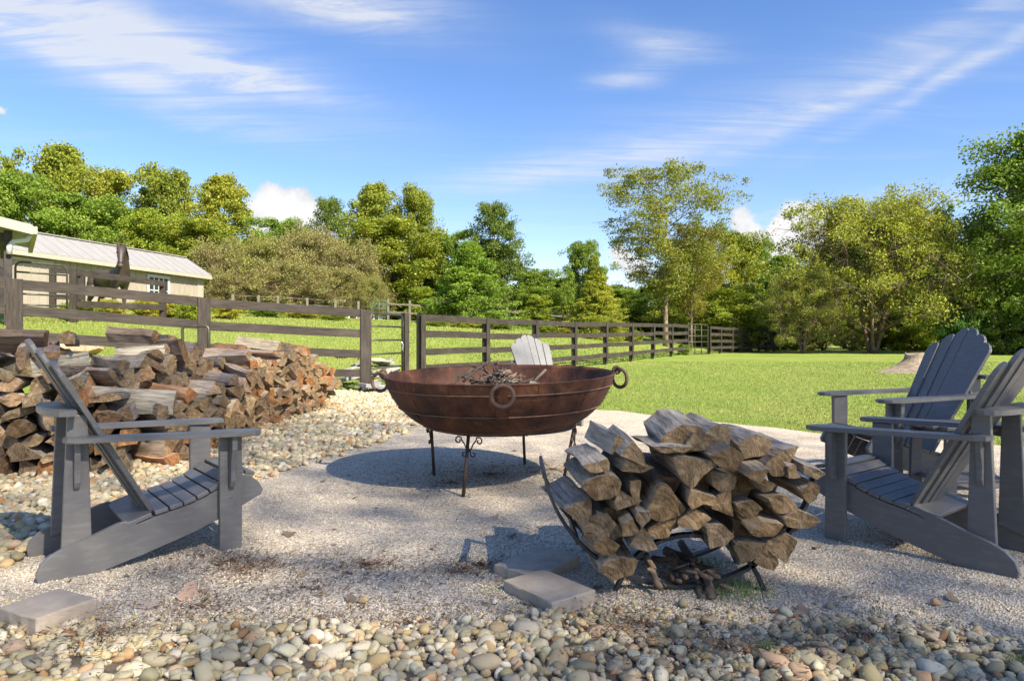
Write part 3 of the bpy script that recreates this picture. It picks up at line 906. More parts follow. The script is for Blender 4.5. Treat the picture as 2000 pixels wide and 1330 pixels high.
def lathe_patch(t0, t1, a0, a1, nt_, na, off, thick, seed):
    V, Fc = [], []
    def nrm(t):
        r0, z0 = prof(max(0, t - 0.01)); r1, z1 = prof(min(1, t + 0.01))
        l = math.hypot(r1 - r0, z1 - z0)
        return (z1 - z0) / l, -(r1 - r0) / l
    for layer in (0, 1):
        for i in range(nt_ + 1):
            t = t0 + (t1 - t0) * i / nt_
            rr, z = prof(t); nr, nz = nrm(t)
            for j in range(na + 1):
                a = a0 + (a1 - a0) * j / na
                wv = 0.0025 * mnoise.noise(Vector((math.cos(a) * 5, math.sin(a) * 5, z * 9 + seed)))
                q = off + wv - layer * thick
                V.append(((rr + nr * q) * math.cos(a), (rr + nr * q) * math.sin(a), z + nz * q))
    L = (nt_ + 1) * (na + 1)
    for i in range(nt_):
        for j in range(na):
            a = i * (na + 1) + j
            Fc.append((a, a + 1, a + na + 2, a + na + 1)); Fc.append((L + a, L + a + na + 1, L + a + na + 2, L + a + 1))
    for j in range(na):
        Fc.append((j + 1, j, L + j, L + j + 1)); b = nt_ * (na + 1)
        Fc.append((b + j, b + j + 1, L + b + j + 1, L + b + j))
    for i in range(nt_):
        a, b = i * (na + 1), (i + 1) * (na + 1)
        Fc.append((a, b, L + b, L + a)); Fc.append((b + na, a + na, L + a + na, L + b + na))
    return V, Fc
V, Fc = lathe_patch(0.02, 1.0, 0, 2 * math.pi, 28, 96, -0.004, 0.006, 1)
link('bowl_shell', pymesh('bowl_shell', V, Fc, True), M['rust'], bowl)
r = random.Random(3)
for row, (t0, t1, na, shift) in enumerate(((0.90, 0.996, 9, 0.2), (0.70, 0.91, 12, 0.5), (0.46, 0.71, 10, 0.1), (0.06, 0.47, 8, 0.4))):
    for k in range(na):
        a0 = 2 * math.pi * (k + shift) / na
        a1 = 2 * math.pi * (k + 1.012 + shift) / na
        V, Fc = lathe_patch(t0, t1, a0, a1, 6, 14, 0.0035 + 0.0022 * ((k + row) % 2) + (0.003 if row == 0 else 0), 0.004, k + row * 20)
        pl = link('plate', pymesh('plate', V, Fc, False), M['rust'], bowl)
        rv = Acc()
        for q in range(7):                        # rivets up the seam
            t = t0 + (t1 - t0) * (q + 0.5) / 7
            rr, z = prof(t); a = a0 + 0.02
            c = Vector(((rr + 0.007) * math.cos(a), (rr + 0.007) * math.sin(a), z - 0.004))
            rv.add([c + Vector(p) * 0.0042 for p in OCT_V], OCT_F)
        link('rivet_row', rv.mesh('rivet_row', True), M['rust'], pl)
for t_ in (0.905, 0.705, 0.465):
    rr_, z_ = prof(t_)
    torus('seam', rr_ + 0.009, 0.0042, M['rust_light'], bowl, Matrix.Translation((0, 0, z_ - 0.003)), 96, 6)
torus('rim', RIM + 0.003, 0.0065, M['rust'], bowl, Matrix.Translation((0, 0, RZ)), 96, 8)
for ang in (-88, 2, 92, 178):
    a = R(ang)
    dr = Vector((math.cos(a), math.sin(a), 0)); tg = Vector((-dr.y, dr.x, 0))
    front = ang == -88
    # strap with eye
    eye = dr * (RIM + 0.03) + Vector((0, 0, RZ + 0.012))
    pth = []
    for q in range(13):
        b = R(200 - q * 25)
        pth.append(eye + dr * (0.024 * math.cos(b)) + Vector((0, 0, 0.024 * math.sin(b))))
    tube('eye', pth, 0.0095, M['rust_light'], bowl, 8)
    sp = Acc()
    for q in range(6):
        t = 1.0 - q * 0.07
        rr, z = prof(t)
        hw = 0.028 + 0.012 * q / 5
        for s in (-1, 1):
            sp.V.append(dr * (rr + 0.016) + tg * (s * hw) + Vector((0, 0, z)))
        for s in (1, -1):
            sp.V.append(dr * (rr + 0.004) + tg * (s * hw) + Vector((0, 0, z)))
    for q in range(5):
        for k in range(4):
            sp.F.append((q * 4 + k, q * 4 + (k + 1) % 4, q * 4 + 4 + (k + 1) % 4, q * 4 + 4 + k))
    sp.F += [(3, 2, 1, 0), (20, 21, 22, 23)]
    link('strap', sp.mesh('strap', False), M['rust'], bowl)
    rad = 0.064
    c = eye + dr * 0.022 + Vector((0, 0, -rad + 0.006))
    if front or ang == 92:
        Mx = Matrix.Translation(c + Vector((0, 0, -0.012))) @ Matrix.Rotation(a, 4, 'Z') @ Matrix.Rotation(R(8), 4, 'Y') @ Matrix.Rotation(R(90), 4, 'Y')
    else:
        Mx = Matrix.Translation(c) @ Matrix.Rotation(a + R(70 if ang == 178 else 40), 4, 'Z') @ Matrix.Rotation(R(90), 4, 'Y')
    torus('ring_handle', rad, 0.0125, M['rust_light'], bowl, Mx, 32, 8)

# ------------------------------------------------------------------ firewood
GREY, TAN, ORANGE, DARK, PALE = (0.86, 0.84, 0.81, 1), (1.0, 0.91, 0.78, 1), (1.22, 0.80, 0.52, 1), (0.55, 0.47, 0.40, 1), (1.35, 1.28, 1.18, 1)
def log_mesh(poly, length, seed, bark_from=None, rings=6, amp=0.006, taper=0.06, bend=0.01):
    """poly in (y,z), axis along x from 0 (far end) to length (near end)"""
    rr = random.Random(seed)
    n = len(poly)
    off = Vector((rr.random() * 99, rr.random() * 99, 0))
    V, Fc, mi = [], [], []
    cy = sum(p[0] for p in poly) / n; cz = sum(p[1] for p in poly) / n
    b1, b2 = rr.uniform(-bend, bend), rr.uniform(-bend, bend)
    for i in range(rings + 1):
        t = i / rings
        sc = 1 + taper * (0.5 - t)
        x = length * t
        for (y, z) in poly:
            q = Vector((x * 6, y * 20, z * 20)) + off
            dy = amp * mnoise.noise(q) + b1 * math.sin(t * 3.14)
            dz = amp * mnoise.noise(q + Vector((9, 9, 9))) + b2 * math.sin(t * 3.14)
            xe = x + (0.012 * mnoise.noise(Vector((y * 25, z * 25, seed + i))) if i in (0, rings) else 0)
            V.append((xe, cy + (y - cy) * sc + dy, cz + (z - cz) * sc + dz))
    for i in range(rings):
        for k in range(n):
            k2 = (k + 1) % n
            Fc.append((i * n + k, i * n + k2, (i + 1) * n + k2, (i + 1) * n + k))
            mi.append(1 if bark_from is not None and bark_from[0] <= k < bark_from[1] else 0)
    for e in (0, rings):
        c = len(V)
        V.append((length * e / rings + rr.uniform(-0.006, 0.006), cy + b1 * math.sin(3.14 * e / rings), cz))
        for k in range(n):
            k2 = (k + 1) % n
            a, b = e * n + k, e * n + k2
            Fc.append((c, b, a) if e == 0 else (c, a, b)); mi.append(2)
    me = pymesh('log', V, Fc)
    for m in LOGM: me.materials.append(m)
    me.polygons.foreach_set('material_index', mi)
    sm = [m_ == 1 for m_ in mi]
    me.polygons.foreach_set('use_smooth', sm)
    return me
def wedge_poly(rr):
    kindp = rr.choice(['quarter', 'third', 'half', 'third', 'slab', 'slab', 'half'])
    P = []
    rad = 0.5
    if kindp in ('quarter', 'third', 'half'):
        span = {'quarter': 90, 'third': 65, 'half': 165}[kindp] * rr.uniform(0.85, 1.15)
        nb = 5
        P = [(0, 0)] + [(math.cos(R(-span / 2 + span * i / nb)) * rr.uniform(0.93, 1.05), math.sin(R(-span / 2 + span * i / nb)) * rr.uniform(0.93, 1.05)) for i in range(nb + 1)]
        bark = (1, nb + 1)
    elif kindp == 'round':
        P = [(math.cos(R(40 * i)) * rr.uniform(0.9, 1.05), math.sin(R(40 * i)) * rr.uniform(0.9, 1.05)) for i in range(9)]
        bark = (0, 9)
    else:
        P = [(-1, -0.3), (0.1, -0.42), (1, -0.32), (1.05, 0.2), (0.4, 0.42), (-0.5, 0.4), (-1, 0.15)]
        bark = (3, 6)
    a = np.array(P)
    a -= (a.max(0) + a.min(0)) / 2
    a /= np.abs(a).max()
    return [tuple(p * 0.5) for p in a], bark
LOGS = []
for i in range(16):
    rr = random.Random(40 + i)
    p, bk = wedge_poly(rr)
    sc = 0.185
    me = log_mesh([(y * sc, z * sc) for y, z in p], 0.44, 40 + i, bk if rr.random() < 0.75 else None, 4, 0.012, 0.12, 0.012)
    LOGS.append(me)
LOGKIND = {'orange': (ORANGE, 'fresh orange split log'), 'grey': (GREY, 'weathered grey split log'),
           'tan': (TAN, 'tan split log'), 'dark': (DARK, 'dark brown split log'), 'pale': (PALE, 'sun-bleached split log')}
npile = 0
def put_log(center, yaw, pitch, roll, sc, kd, rr, where='on top of the long firewood pile'):
    global npile
    me = rr.choice(LOGS)
    o = link('firewood_log', me)
    o.rotation_euler = (roll, pitch, yaw)
    ax = Vector((math.cos(yaw) * math.cos(pitch), math.sin(yaw) * math.cos(pitch), -math.sin(pitch)))
    o.location = Vector(center) - ax * 0.44 * sc[0]
    o.scale = sc
    c, lab = LOGKIND[kd]
    k = rr.uniform(0.8, 1.2)
    o.color = (c[0] * k, c[1] * k * rr.uniform(0.95, 1.05), c[2] * k, 1)
    tag(o, lab + ' ' + where, 'log', 'split logs in the long firewood pile')
    npile += 1
def stack(p0, p1, hfun, yaw, kinds, seed, cw=0.165, chh=0.098, zmin=0.0, jitter=0.05, lscale=1.0, where=''):
    rr = random.Random(seed)
    p0, p1 = Vector((*p0, 0)), Vector((*p1, 0))
    L = (p1 - p0).length
    z = 0.0; row = 0
    while z < 1.2:
        s = (row % 2) * cw * 0.5 * rr.uniform(0.7, 1.1)
        hrow = chh * rr.uniform(0.9, 1.1)
        while s < L:
            wdt = cw * rr.uniform(0.75, 1.25)
            t = (s + wdt / 2) / L
            if t < 1.0 and z + hrow * 0.6 < hfun(t) * rr.uniform(0.93, 1.05) and z >= zmin - 0.06:
                p = p0.lerp(p1, t)
                c = p + Vector((0, 0, pad_z(p.x, p.y) + z + hrow * 0.5 + rr.uniform(-0.015, 0.015)))
                top = z + hrow * 1.7 > hfun(t)
                yw = yaw + rr.gauss(0, 0.10 + (0.12 if top else 0))
                ax = Vector((math.cos(yw), math.sin(yw), 0))
                c += ax * rr.gauss(0, jitter)
                k = 1.22 if not top else 1.05
                put_log(c, yw, rr.gauss(0.0, 0.06), rr.choice([0, 1.57, 3.14, 4.71, 0.8, 2.4]) + rr.gauss(0, 0.3), (rr.uniform(0.9, 1.08) * lscale, wdt / 0.185 * k, (hrow + 0.02) / 0.185 * k * 1.1), rr.choice(kinds), rr, ('topmost ' if top else ('low down ' if row == 0 else '')) + where)
            s += wdt * 0.98
        z += hrow * 0.93
        row += 1
warm = ['orange', 'tan', 'tan', 'tan', 'tan', 'grey', 'pale', 'orange']
cool = ['grey', 'grey', 'grey', 'dark', 'grey', 'pale', 'tan', 'dark', 'grey', 'orange']
yawR = math.atan2(-0.55, 0.83)
stack((-2.52, 9.9), (-2.78, 7.25), lambda t: 0.56 + 0.28 * min(1, t * 4) - 0.10 * math.sin(t * 9), yawR, warm, 1, where='in the firewood stack end near the tube gate', lscale=1.7)
stack((-3.02, 9.6), (-3.15, 7.3), lambda t: 0.72 + 0.14 * math.sin(t * 7 + 2), yawR, warm + cool, 2, where='in the hidden rear rank of firewood near the gate', zmin=0.62)
stack((-2.62, 7.15), (-2.62, 5.25), lambda t: 0.56 + 0.06 * math.sin(t * 6), yawR, cool + warm, 3, where='in the low firewood stack facing the fire bowl', lscale=1.6)
stack((-3.05, 7.3), (-3.05, 5.3), lambda t: 0.80 + 0.18 * math.exp(-((t - 0.5) / 0.25) ** 2) - 0.08 * (t < 0.2), yawR, cool + ['tan'], 4, where='in the firewood rank rising behind the low stack', zmin=0.42)
stack((-2.72, 5.02), (-4.3, 4.75), lambda t: min(0.90, 0.50 + 0.9 * t), math.atan2(-0.92, 0.40), cool, 5, where='in the firewood stack end behind the grey chair', cw=0.175, chh=0.105, lscale=2.0)
stack((-3.35, 5.35), (-4.4, 5.3), lambda t: 0.93 + 0.06 * math.sin(t * 9), math.atan2(-0.85, 0.5), cool, 6, where='on the heap behind the firewood stack end', zmin=0.8)
for q, (x, y, z, yw) in enumerate(((-3.25, 6.3, 1.02, -0.3), (-3.0, 9.0, 0.88, -0.35), (-3.5, 5.2, 0.98, 0.25), (-3.05, 7.9, 0.86, -0.5))):
    put_log((x, y, z), yw, 0.05, q, (1.2, 1.0, 0.75), ('dark', 'grey', 'dark', 'orange')[q], random.Random(q))

# log rack
RY0, RY1 = 2.68, 3.00
rz0 = pad_z(0.7, 2.8) - 0.012
rk = empty('log_rack', (0.65, (RY0 + RY1) / 2, rz0))
tag(rk, 'black iron crescent log rack on arched feet, filled with split firewood', 'log rack')
def flatbar(name, path, wdt, th, parent, mat):
    """bar in xz plane: width along y"""
    V, Fc = [], []
    n = len(path)
    for i, p in enumerate(path):
        a, b = Vector(path[max(0, i - 1)]), Vector(path[min(n - 1, i + 1)])
        t = (b - a).normalized(); nr = Vector((-t.z, 0, t.x))
        for sy, sn in ((-1, -1), (1, -1), (1, 1), (-1, 1)):
            V.append(Vector(p) + Vector((0, sy * wdt / 2, 0)) + nr * (sn * th / 2))
    for i in range(n - 1):
        for k in range(4):
            Fc.append((i * 4 + k, i * 4 + (k + 1) % 4, i * 4 + 4 + (k + 1) % 4, i * 4 + 4 + k))
    Fc += [(3, 2, 1, 0), tuple((n - 1) * 4 + k for k in range(4))]
    return link(name, pymesh(name, V, Fc), mat, parent)
UC, UR = Vector((0, 0, 0.565)), 0.535
for yy_ in (RY0, RY1):
    y = yy_ - (RY0 + RY1) / 2
    flatbar('cradle_arc', [(UC.x + UR * math.cos(R(a)), y, UC.z + UR * math.sin(R(a))) for a in range(190, 351, 5)], 0.034, 0.012, rk, M['rack_iron'])
    flatbar('foot_arch', [(0.04 + 0.295 * math.cos(R(a)) * (1.0 if abs(a - 90) < 75 else 1.03), y + 0.0, -0.062 + 0.29 * math.sin(R(a)) + 0.0) for a in range(11, 170, 6)], 0.034, 0.014, rk, M['rack_iron'])
for a in (191, 222, 318, 349):
    c = UC + Vector((UR * math.cos(R(a)), 0, UR * math.sin(R(a))))
    box('cross_bar', c, (0.012, RY1 - RY0 + 0.03, 0.03), M['rack_iron'], rk, None, 0.001)
POLYS = [
 [(330, 560), (430, 600), (500, 630), (380, 725), (330, 680)], [(480, 640), (640, 680), (600, 790), (470, 810), (390, 770)],
 [(425, 450), (480, 430), (600, 450), (655, 490), (590, 570), (500, 575), (430, 530)], [(520, 610), (660, 535), (690, 600), (680, 655)],
 [(445, 390), (460, 350), (605, 395), (560, 430), (450, 430)], [(700, 225), (790, 310), (620, 390)], [(600, 420), (770, 340), (800, 430), (690, 440)],
 [(610, 780), (650, 680), (720, 720), (720, 790)], [(450, 850), (520, 810), (600, 830), (610, 860), (560, 900), (490, 900)],
 [(500, 900), (580, 880), (690, 900), (740, 970), (640, 1020), (540, 980)], [(680, 870), (770, 740), (860, 860), (740, 890)],
 [(810, 700), (880, 710), (980, 790), (930, 840), (860, 840), (820, 760)], [(770, 600), (890, 460), (930, 470), (1020, 640), (960, 680), (860, 660), (790, 640)],
 [(710, 640), (790, 640), (800, 680), (760, 740), (710, 700)], [(680, 460), (745, 460), (730, 610), (690, 600)],
 [(850, 370), (1110, 325), (1135, 350), (1100, 440), (1030, 515), (950, 440)], [(800, 300), (1040, 300), (1000, 335), (860, 335)],
 [(960, 285), (1060, 180), (1110, 260), (1080, 295)], [(1145, 330), (1215, 270), (1365, 325), (1310, 390), (1200, 395)],
 [(1130, 430), (1290, 400), (1280, 480), (1220, 525), (1150, 510)], [(990, 560), (1150, 520), (1160, 590), (1140, 630), (1080, 600), (1000, 600)],
 [(1150, 560), (1270, 630), (1260, 680), (1140, 720)], [(920, 690), (1040, 640), (1120, 710), (1100, 745), (1000, 755)],
 [(1110, 780), (1180, 710), (1280, 730), (1250, 850), (1160, 830)], [(1280, 600), (1330, 550), (1445, 570), (1400, 640), (1350, 660)],
 [(1350, 680), (1480, 670), (1555, 720), (1500, 760), (1400, 740)], [(1480, 640), (1560, 560), (1670, 580), (1620, 665), (1510, 670)],
 [(1670, 500), (1720, 470), (1790, 520), (1740, 600), (1680, 580)], [(1450, 380), (1520, 310), (1590, 370), (1540, 430), (1480, 430)],
 [(1560, 460), (1600, 380), (1650, 400), (1640, 470)], [(1640, 420), (1780, 370), (1780, 420), (1700, 460)],
 [(1330, 390), (1430, 400), (1480, 440), (1400, 480)], [(1400, 510), (1480, 460), (1520, 500), (1480, 555), (1420, 540)],
 [(1540, 700), (1660, 640), (1765, 680), (1740, 740), (1600, 750)], [(1270, 800), (1440, 790), (1455, 830), (1410, 930), (1330, 900), (1280, 850)],
 [(1410, 930), (1480, 800), (1565, 930), (1440, 985)], [(1500, 790), (1570, 740), (1675, 830), (1570, 925), (1540, 860)],
 # the back of the heap, rising as a dome
 [(850, 130), (980, 110), (1100, 200), (1050, 300), (900, 270)], [(1090, 160), (1170, 135), (1290, 220), (1230, 300), (1110, 270)], [(1300, 240), (1400, 210), (1500, 270), (1460, 350), (1330, 330)], [(1490, 270), (1600, 290), (1650, 360), (1560, 380)], [(560, 250), (680, 190), (720, 300), (600, 340)],
 # set further in, tinted darker for the shade in the gaps
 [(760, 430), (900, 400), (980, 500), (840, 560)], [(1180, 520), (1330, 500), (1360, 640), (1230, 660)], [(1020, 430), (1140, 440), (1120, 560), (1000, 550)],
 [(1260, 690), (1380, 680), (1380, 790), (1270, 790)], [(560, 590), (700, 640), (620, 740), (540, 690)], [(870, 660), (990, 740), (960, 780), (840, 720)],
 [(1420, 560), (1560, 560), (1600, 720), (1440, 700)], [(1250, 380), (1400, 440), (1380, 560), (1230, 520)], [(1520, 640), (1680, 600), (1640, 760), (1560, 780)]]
rr = random.Random(12)
for i, P in enumerate(POLYS):
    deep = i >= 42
    backrow = 37 <= i < 42
    Y = 2.60 + rr.uniform(-0.02, 0.035) + (0.10 if deep else 0) + (0.04 if i in (17, 28, 29, 30) else 0) + (0.10 if backrow else 0)
    pts = []
    for (a, b) in P:
        p = at(1000 + a / 2.941, 780 + b / 2.941, Y)
        pts.append((p.x, p.z))
    # round the outline a little: add edge points
    fine_ = []
    n = len(pts)
    cx = sum(p[0] for p in pts) / n; cz = sum(p[1] for p in pts) / n
    for k in range(n):
        a, b = pts[k], pts[(k + 1) % n]
        fine_.append(a)
        for q in (0.2, 0.4, 0.6, 0.8):
            m_ = (a[0] + (b[0] - a[0]) * q, a[1] + (b[1] - a[1]) * q)
            bul = 1.05 if n > 4 else 1.02
            bul += rr.uniform(-0.035, 0.03)
            fine_.append((cx + (m_[0] - cx) * bul, cz + (m_[1] - cz) * bul))
    g = 0.985
    poly = [(-(x - cx) * g, (z - cz) * g) for x, z in fine_]       # log points to -Y: local y = -world x
    n = len(poly)
    Ln = rr.uniform(0.38, 0.45)
    bk0 = rr.randrange(n); bk = (n // 2, n) if i % 3 else None
    me = log_mesh(poly, Ln, 500 + i, bk, 12, 0.007, 0.05, 0.008)
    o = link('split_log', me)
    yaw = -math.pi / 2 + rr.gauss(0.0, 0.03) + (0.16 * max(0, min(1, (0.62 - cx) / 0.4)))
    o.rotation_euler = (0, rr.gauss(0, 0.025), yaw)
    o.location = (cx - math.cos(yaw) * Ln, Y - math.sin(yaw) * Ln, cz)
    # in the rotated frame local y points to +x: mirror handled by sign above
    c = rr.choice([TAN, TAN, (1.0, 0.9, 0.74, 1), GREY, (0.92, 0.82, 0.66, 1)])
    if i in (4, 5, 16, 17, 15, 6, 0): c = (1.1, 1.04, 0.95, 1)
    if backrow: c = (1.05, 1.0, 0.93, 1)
    if deep: c = (0.62, 0.52, 0.42, 1)  # shade of the gaps painted into the inner logs' tint
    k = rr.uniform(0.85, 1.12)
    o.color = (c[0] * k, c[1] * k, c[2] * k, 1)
    rowz = 'in the top row' if cz > 0.47 else 'in the bottom row' if cz < 0.2 else 'in the middle rows'
    colm = 'on the side towards the pavers' if cx < 0.45 else 'on the side towards the grey chair' if cx > 0.85 else 'above the arched foot'
    lab = 'split log %s of the rack, %s' % (rowz, colm)
    if i in (5, 16, 17, 4): lab = 'pale grey weathered split log lying on top of the log rack'
    elif i == 28: lab = 'round bark-covered log lying on top of the log rack'
    elif i == 12: lab = 'large dark wedge of split wood in the middle of the log rack'
    elif deep: lab = 'split log set back in the gaps of the log rack'
    tag(o, lab, 'log', 'split logs in the iron rack')
# branches lying under the rack
rr = random.Random(21)
def stick(p0, p1, r0, r1, name, label, group, tint=(1, 1, 1, 1), wob=0.015, fork=True, cat='branch'):
    p0, p1 = Vector(p0), Vector(p1)
    n = 7
    path = []
    for i in range(n):
        t = i / (n - 1)
        path.append(p0.lerp(p1, t) + Vector((rr.gauss(0, wob), rr.gauss(0, wob), rr.gauss(0, wob * 0.7))) * math.sin(math.pi * t))
    ac = Acc()
    ac.add(*tube_geo(path, [r0 + (r1 - r0) * i / (n - 1) for i in range(n)], 6))
    if fork:
        q = path[3]; d = (p1 - p0) * 0.3
        ac.add(*tube_geo([q, q + d + Vector((rr.gauss(0, .03), rr.gauss(0, .03), 0.03))], [r1 * 0.9, r1 * 0.5], 5))
    o = link(name, ac.mesh(name), M['twig'])
    o.color = tint
    return tag(o, label, cat, group)
bl, bg_ = 'dry branch lying on the gravel under the log rack', 'branches under the log rack'
for (a, b, ya, c, d, yb, r0, r1) in ((1262, 1085, 2.78, 1290, 1148, 2.60, .016, .013), (1275, 1090, 2.9, 1390, 1130, 2.62, .013, .010), (1330, 1060, 3.0, 1372, 1172, 2.58, .018, .015),
                                     (1365, 1100, 2.8, 1392, 1176, 2.57, .019, .016), (1300, 1075, 3.0, 1405, 1125, 2.72, .022, .016), (1340, 1090, 2.85, 1425, 1150, 2.64, .012, .010),
                                     (1290, 1120, 2.8, 1330, 1135, 2.66, .010, .008), (1310, 1080, 2.95, 1340, 1130, 2.7, .014, .012)):
    p, q = at(a, b, ya), at(c, d, yb)
    p.z = max(p.z, rz0 + 0.02); q.z = max(q.z, rz0 + r1 + 0.004)
    stick(p, q, r0, r1, 'dry_branch', bl, bg_, (1.4, 1.25, 1.1, 1), 0.02)

# sticks and chunks in the fire bowl
bowl_z = gz + 0.52
fl, fg = 'dry stick heaped in the middle of the fire bowl', 'sticks in the fire bowl'
for i in range(46):
    a = rr.uniform(0, 6.28); rad = abs(rr.gauss(0, 0.17))
    cx, cy = BC.x - 0.02 + rad * math.cos(a), BC.y - 0.02 + rad * math.sin(a)
    hz = bowl_z + 0.08 + 0.15 * math.exp(-(rad / 0.17) ** 2) * rr.uniform(0.3, 1)
    L = rr.uniform(0.08, 0.2); yw = rr.uniform(0, 6.28)
    v = Vector((math.cos(yw), math.sin(yw), rr.gauss(0, 0.35))) * L
    t = rr.uniform(0.7, 2.0)
    stick(Vector((cx, cy, hz)) - v, Vector((cx, cy, hz)) + v, rr.uniform(0.006, 0.013), rr.uniform(0.003, 0.007), 'stick', fl, fg, (t, t * .95, t * .9, 1), 0.02, True, 'stick')
for (a, b, c, d) in ((880, 752, 925, 720), (905, 745, 960, 700), (925, 757, 850, 755)):
    p, q = at(a, b, 4.62), at(c, d, 4.75)
    stick(p, q, 0.010, 0.006, 'stick', 'long bare twig leaning out of the stick heap in the fire bowl', 'long twigs in the fire bowl', (1.2, 1.1, 1, 1), 0.01, False, 'stick')
for i, (x, y, z, yw, s, c) in enumerate(((-0.10, 4.52, 0.655, -1.9, 0.55, PALE), (0.12, 4.60, 0.665, -0.5, 0.6, PALE), (-0.28, 4.66, 0.65, -2.4, 0.5, GREY), (0.0, 4.7, 0.66, -1.3, 0.6, TAN))):
    o = link('wood_chunk', LOGS[i * 3]); o.location = (x, y, z + gz - 0.02); o.rotation_euler = (0.5, 0.15, yw); o.scale = (0.45 * s / 0.5, s * 0.8, s * 0.8); o.color = c
    tag(o, 'short pale chunk of split wood among the sticks in the fire bowl', 'log', 'wood chunks in the fire bowl')
V, Fc = [(0, 0, 0)], []
for i in range(4):
    for k in range(28):
        a = 2 * math.pi * k / 28; q = (i + 1) / 4 * 0.5
        V.append((q * math.cos(a), q * math.sin(a), 0.015 * mnoise.noise(Vector((math.cos(a) * q * 9, math.sin(a) * q * 9, 0))) - 0.07 * (q / 0.5) ** 3 * 0))
for k in range(28):
    Fc.append((0, 1 + k, 1 + (k + 1) % 28))
for i in range(3):
    for k in range(28):
        a, b = 1 + i * 28 + k, 1 + i * 28 + (k + 1) % 28
        Fc.append((a, a + 28, b + 28, b))
o = link('ash_bed', pymesh('ash_bed', V, Fc, True), M['soil']); o.location = (BC.x, BC.y, gz + 0.425)
tag(o, 'dark layer of ash and leaf debris lying inside the fire bowl', 'ash')

# ------------------------------------------------------------------ paving slabs
def paver(x, y, lx, ly, th, rot, label):
    bm = bmesh.new()
    bm_box(bm, (0, 0, 0), (lx, ly, th), None, 0.006)
    bmesh.ops.subdivide_edges(bm, edges=[e for e in bm.edges if e.calc_length() > 0.05], cuts=5, use_grid_fill=True)
    for v in bm.verts:
        k = mnoise.noise(v.co * 22 + Vector((x * 9, y * 9, 0)))
        side = abs(v.co.z) < th * 0.44
        v.co += v.co.normalized() * k * (0.006 if side else 0.002)
    o = link('paving_slab', bm_mesh('paving_slab', bm, False), M['paver'])
    o.location = (x, y, pad_z(x, y) + th / 2 - 0.012); o.rotation_euler = (R(1), R(-1.2), rot)
    tag(o, label, 'paver', 'loose concrete pavers')
paver(0.137, 2.607, 0.306, 0.205, 0.055, math.atan2(-0.25, 0.177), 'tan concrete paver nearest the left foot of the log rack'.replace('nearest the left foot of', 'touching the corner of another paver, beside'))
paver(0.11, 2.92, 0.312, 0.225, 0.055, math.atan2(0.245, 0.194), 'tan concrete paver lying between the log rack and the fire bowl')
paver(-1.60, 2.385, 0.235, 0.20, 0.075, R(-28), 'thick greyish pink concrete paver between the river stones and the chair by the firewood')
# ------------------------------------------------------------------ fences
def oriented_box(name, p, q, hgt, th, mat, parent, side=0.0, bev=0.004):
    """board from p to q (centre line), height in z, thickness sideways"""
    p, q = Vector(p), Vector(q)
    d = q - p
    L = d.length
    yaw = math.atan2(d.y, d.x); pit = -math.atan2(d.z, math.hypot(d.x, d.y))
    bm = bmesh.new(); bm_box(bm, (0, 0, 0), (L, th, hgt), None, bev)
    bmesh.ops.subdivide_edges(bm, edges=[e for e in bm.edges if e.calc_length() > L * 0.6], cuts=6)
    sd = random.random() * 50
    for v in bm.verts: v.co.z += 0.010 * mnoise.noise(Vector((v.co.x * 1.3 + sd, sd, 0)))
    o = link(name, bm_mesh(name, bm), mat, parent)
    nrm = Vector((math.sin(yaw), -math.cos(yaw), 0))
    o.location = (p + q) / 2 + nrm * side
    o.rotation_euler = (0, pit, yaw)
    return o
def post(name, x, y, z0, z1, s, mat, parent, yaw):
    bm = bmesh.new(); bm_box(bm, (0, 0, (z1 - z0) / 2), (z1 - z0, s, s), Matrix.Translation((0, 0, (z1 - z0) / 2)) @ Matrix.Rotation(R(-90), 4, 'Y') @ Matrix.Translation((0, 0, -(z1 - z0) / 2)), 0.006)
    o = link(name, bm_mesh(name, bm), mat, parent)
    return o
def vpost(name, x, y, z0, z1, sx, sy, mat, parent, yaw):
    H = z1 - z0
    bm = bmesh.new(); bm_box(bm, (0, 0, 0), (H, sx, sy), None, 0.006)      # local x is the grain
    o = link(name, bm_mesh(name, bm), mat, parent)
    o.rotation_mode = 'XYZ'
    o.matrix_world = Matrix.Translation((x, y, (z0 + z1) / 2)) @ Matrix.Rotation(yaw, 4, 'Z') @ Matrix.Rotation(R(-90), 4, 'Y')
    return o
def fence(name, label, pts, H=1.5, rails=4, mat=None, rail_h=0.145, first=0.33, capped=True, grp=None, psize=0.11, th=0.028, fb=0.16):
    mat = mat or M['fence']
    root = empty(name, (0, 0, 0))
    tag(root, label, 'fence', grp)
    n = len(pts)
    for i, (x, y) in enumerate(pts):
        g = h_ground(x, y)
        a, b = pts[max(0, i - 1)], pts[min(n - 1, i + 1)]
        yaw = math.atan2(b[1] - a[1], b[0] - a[0])
        nr = Vector((math.sin(yaw), -math.cos(yaw), 0))
        vpost('post', x, y, g - 0.3, g + H - 0.01, psize, psize, mat, root, yaw)
        if capped:
            c = Vector((x, y, 0)) + nr * (psize / 2 + th + 0.012)
            vpost('face_board', c.x, c.y, g + 0.12, g + H + 0.01, 0.022, fb, mat, root, yaw)
    for (x0, y0), (x1, y1) in zip(pts, pts[1:]):
        for k in range(rails):
            z = first + (H - rail_h / 2 - first) * k / (rails - 1)
            jz = random.gauss(0, 0.012)
            oriented_box('rail', (x0, y0, h_ground(x0, y0) + z + jz), (x1, y1, h_ground(x1, y1) + z + random.gauss(0, 0.012)), rail_h * random.uniform(0.95, 1.05), th, mat, root, psize / 2 + th / 2 + 0.001)
    return root
FG = 'dark board fences round the paddock'
LEFT = [(-9.1, 8.3), (-7.13, 9.9), (-5.10, 11.4), (-2.77, 12.9)]
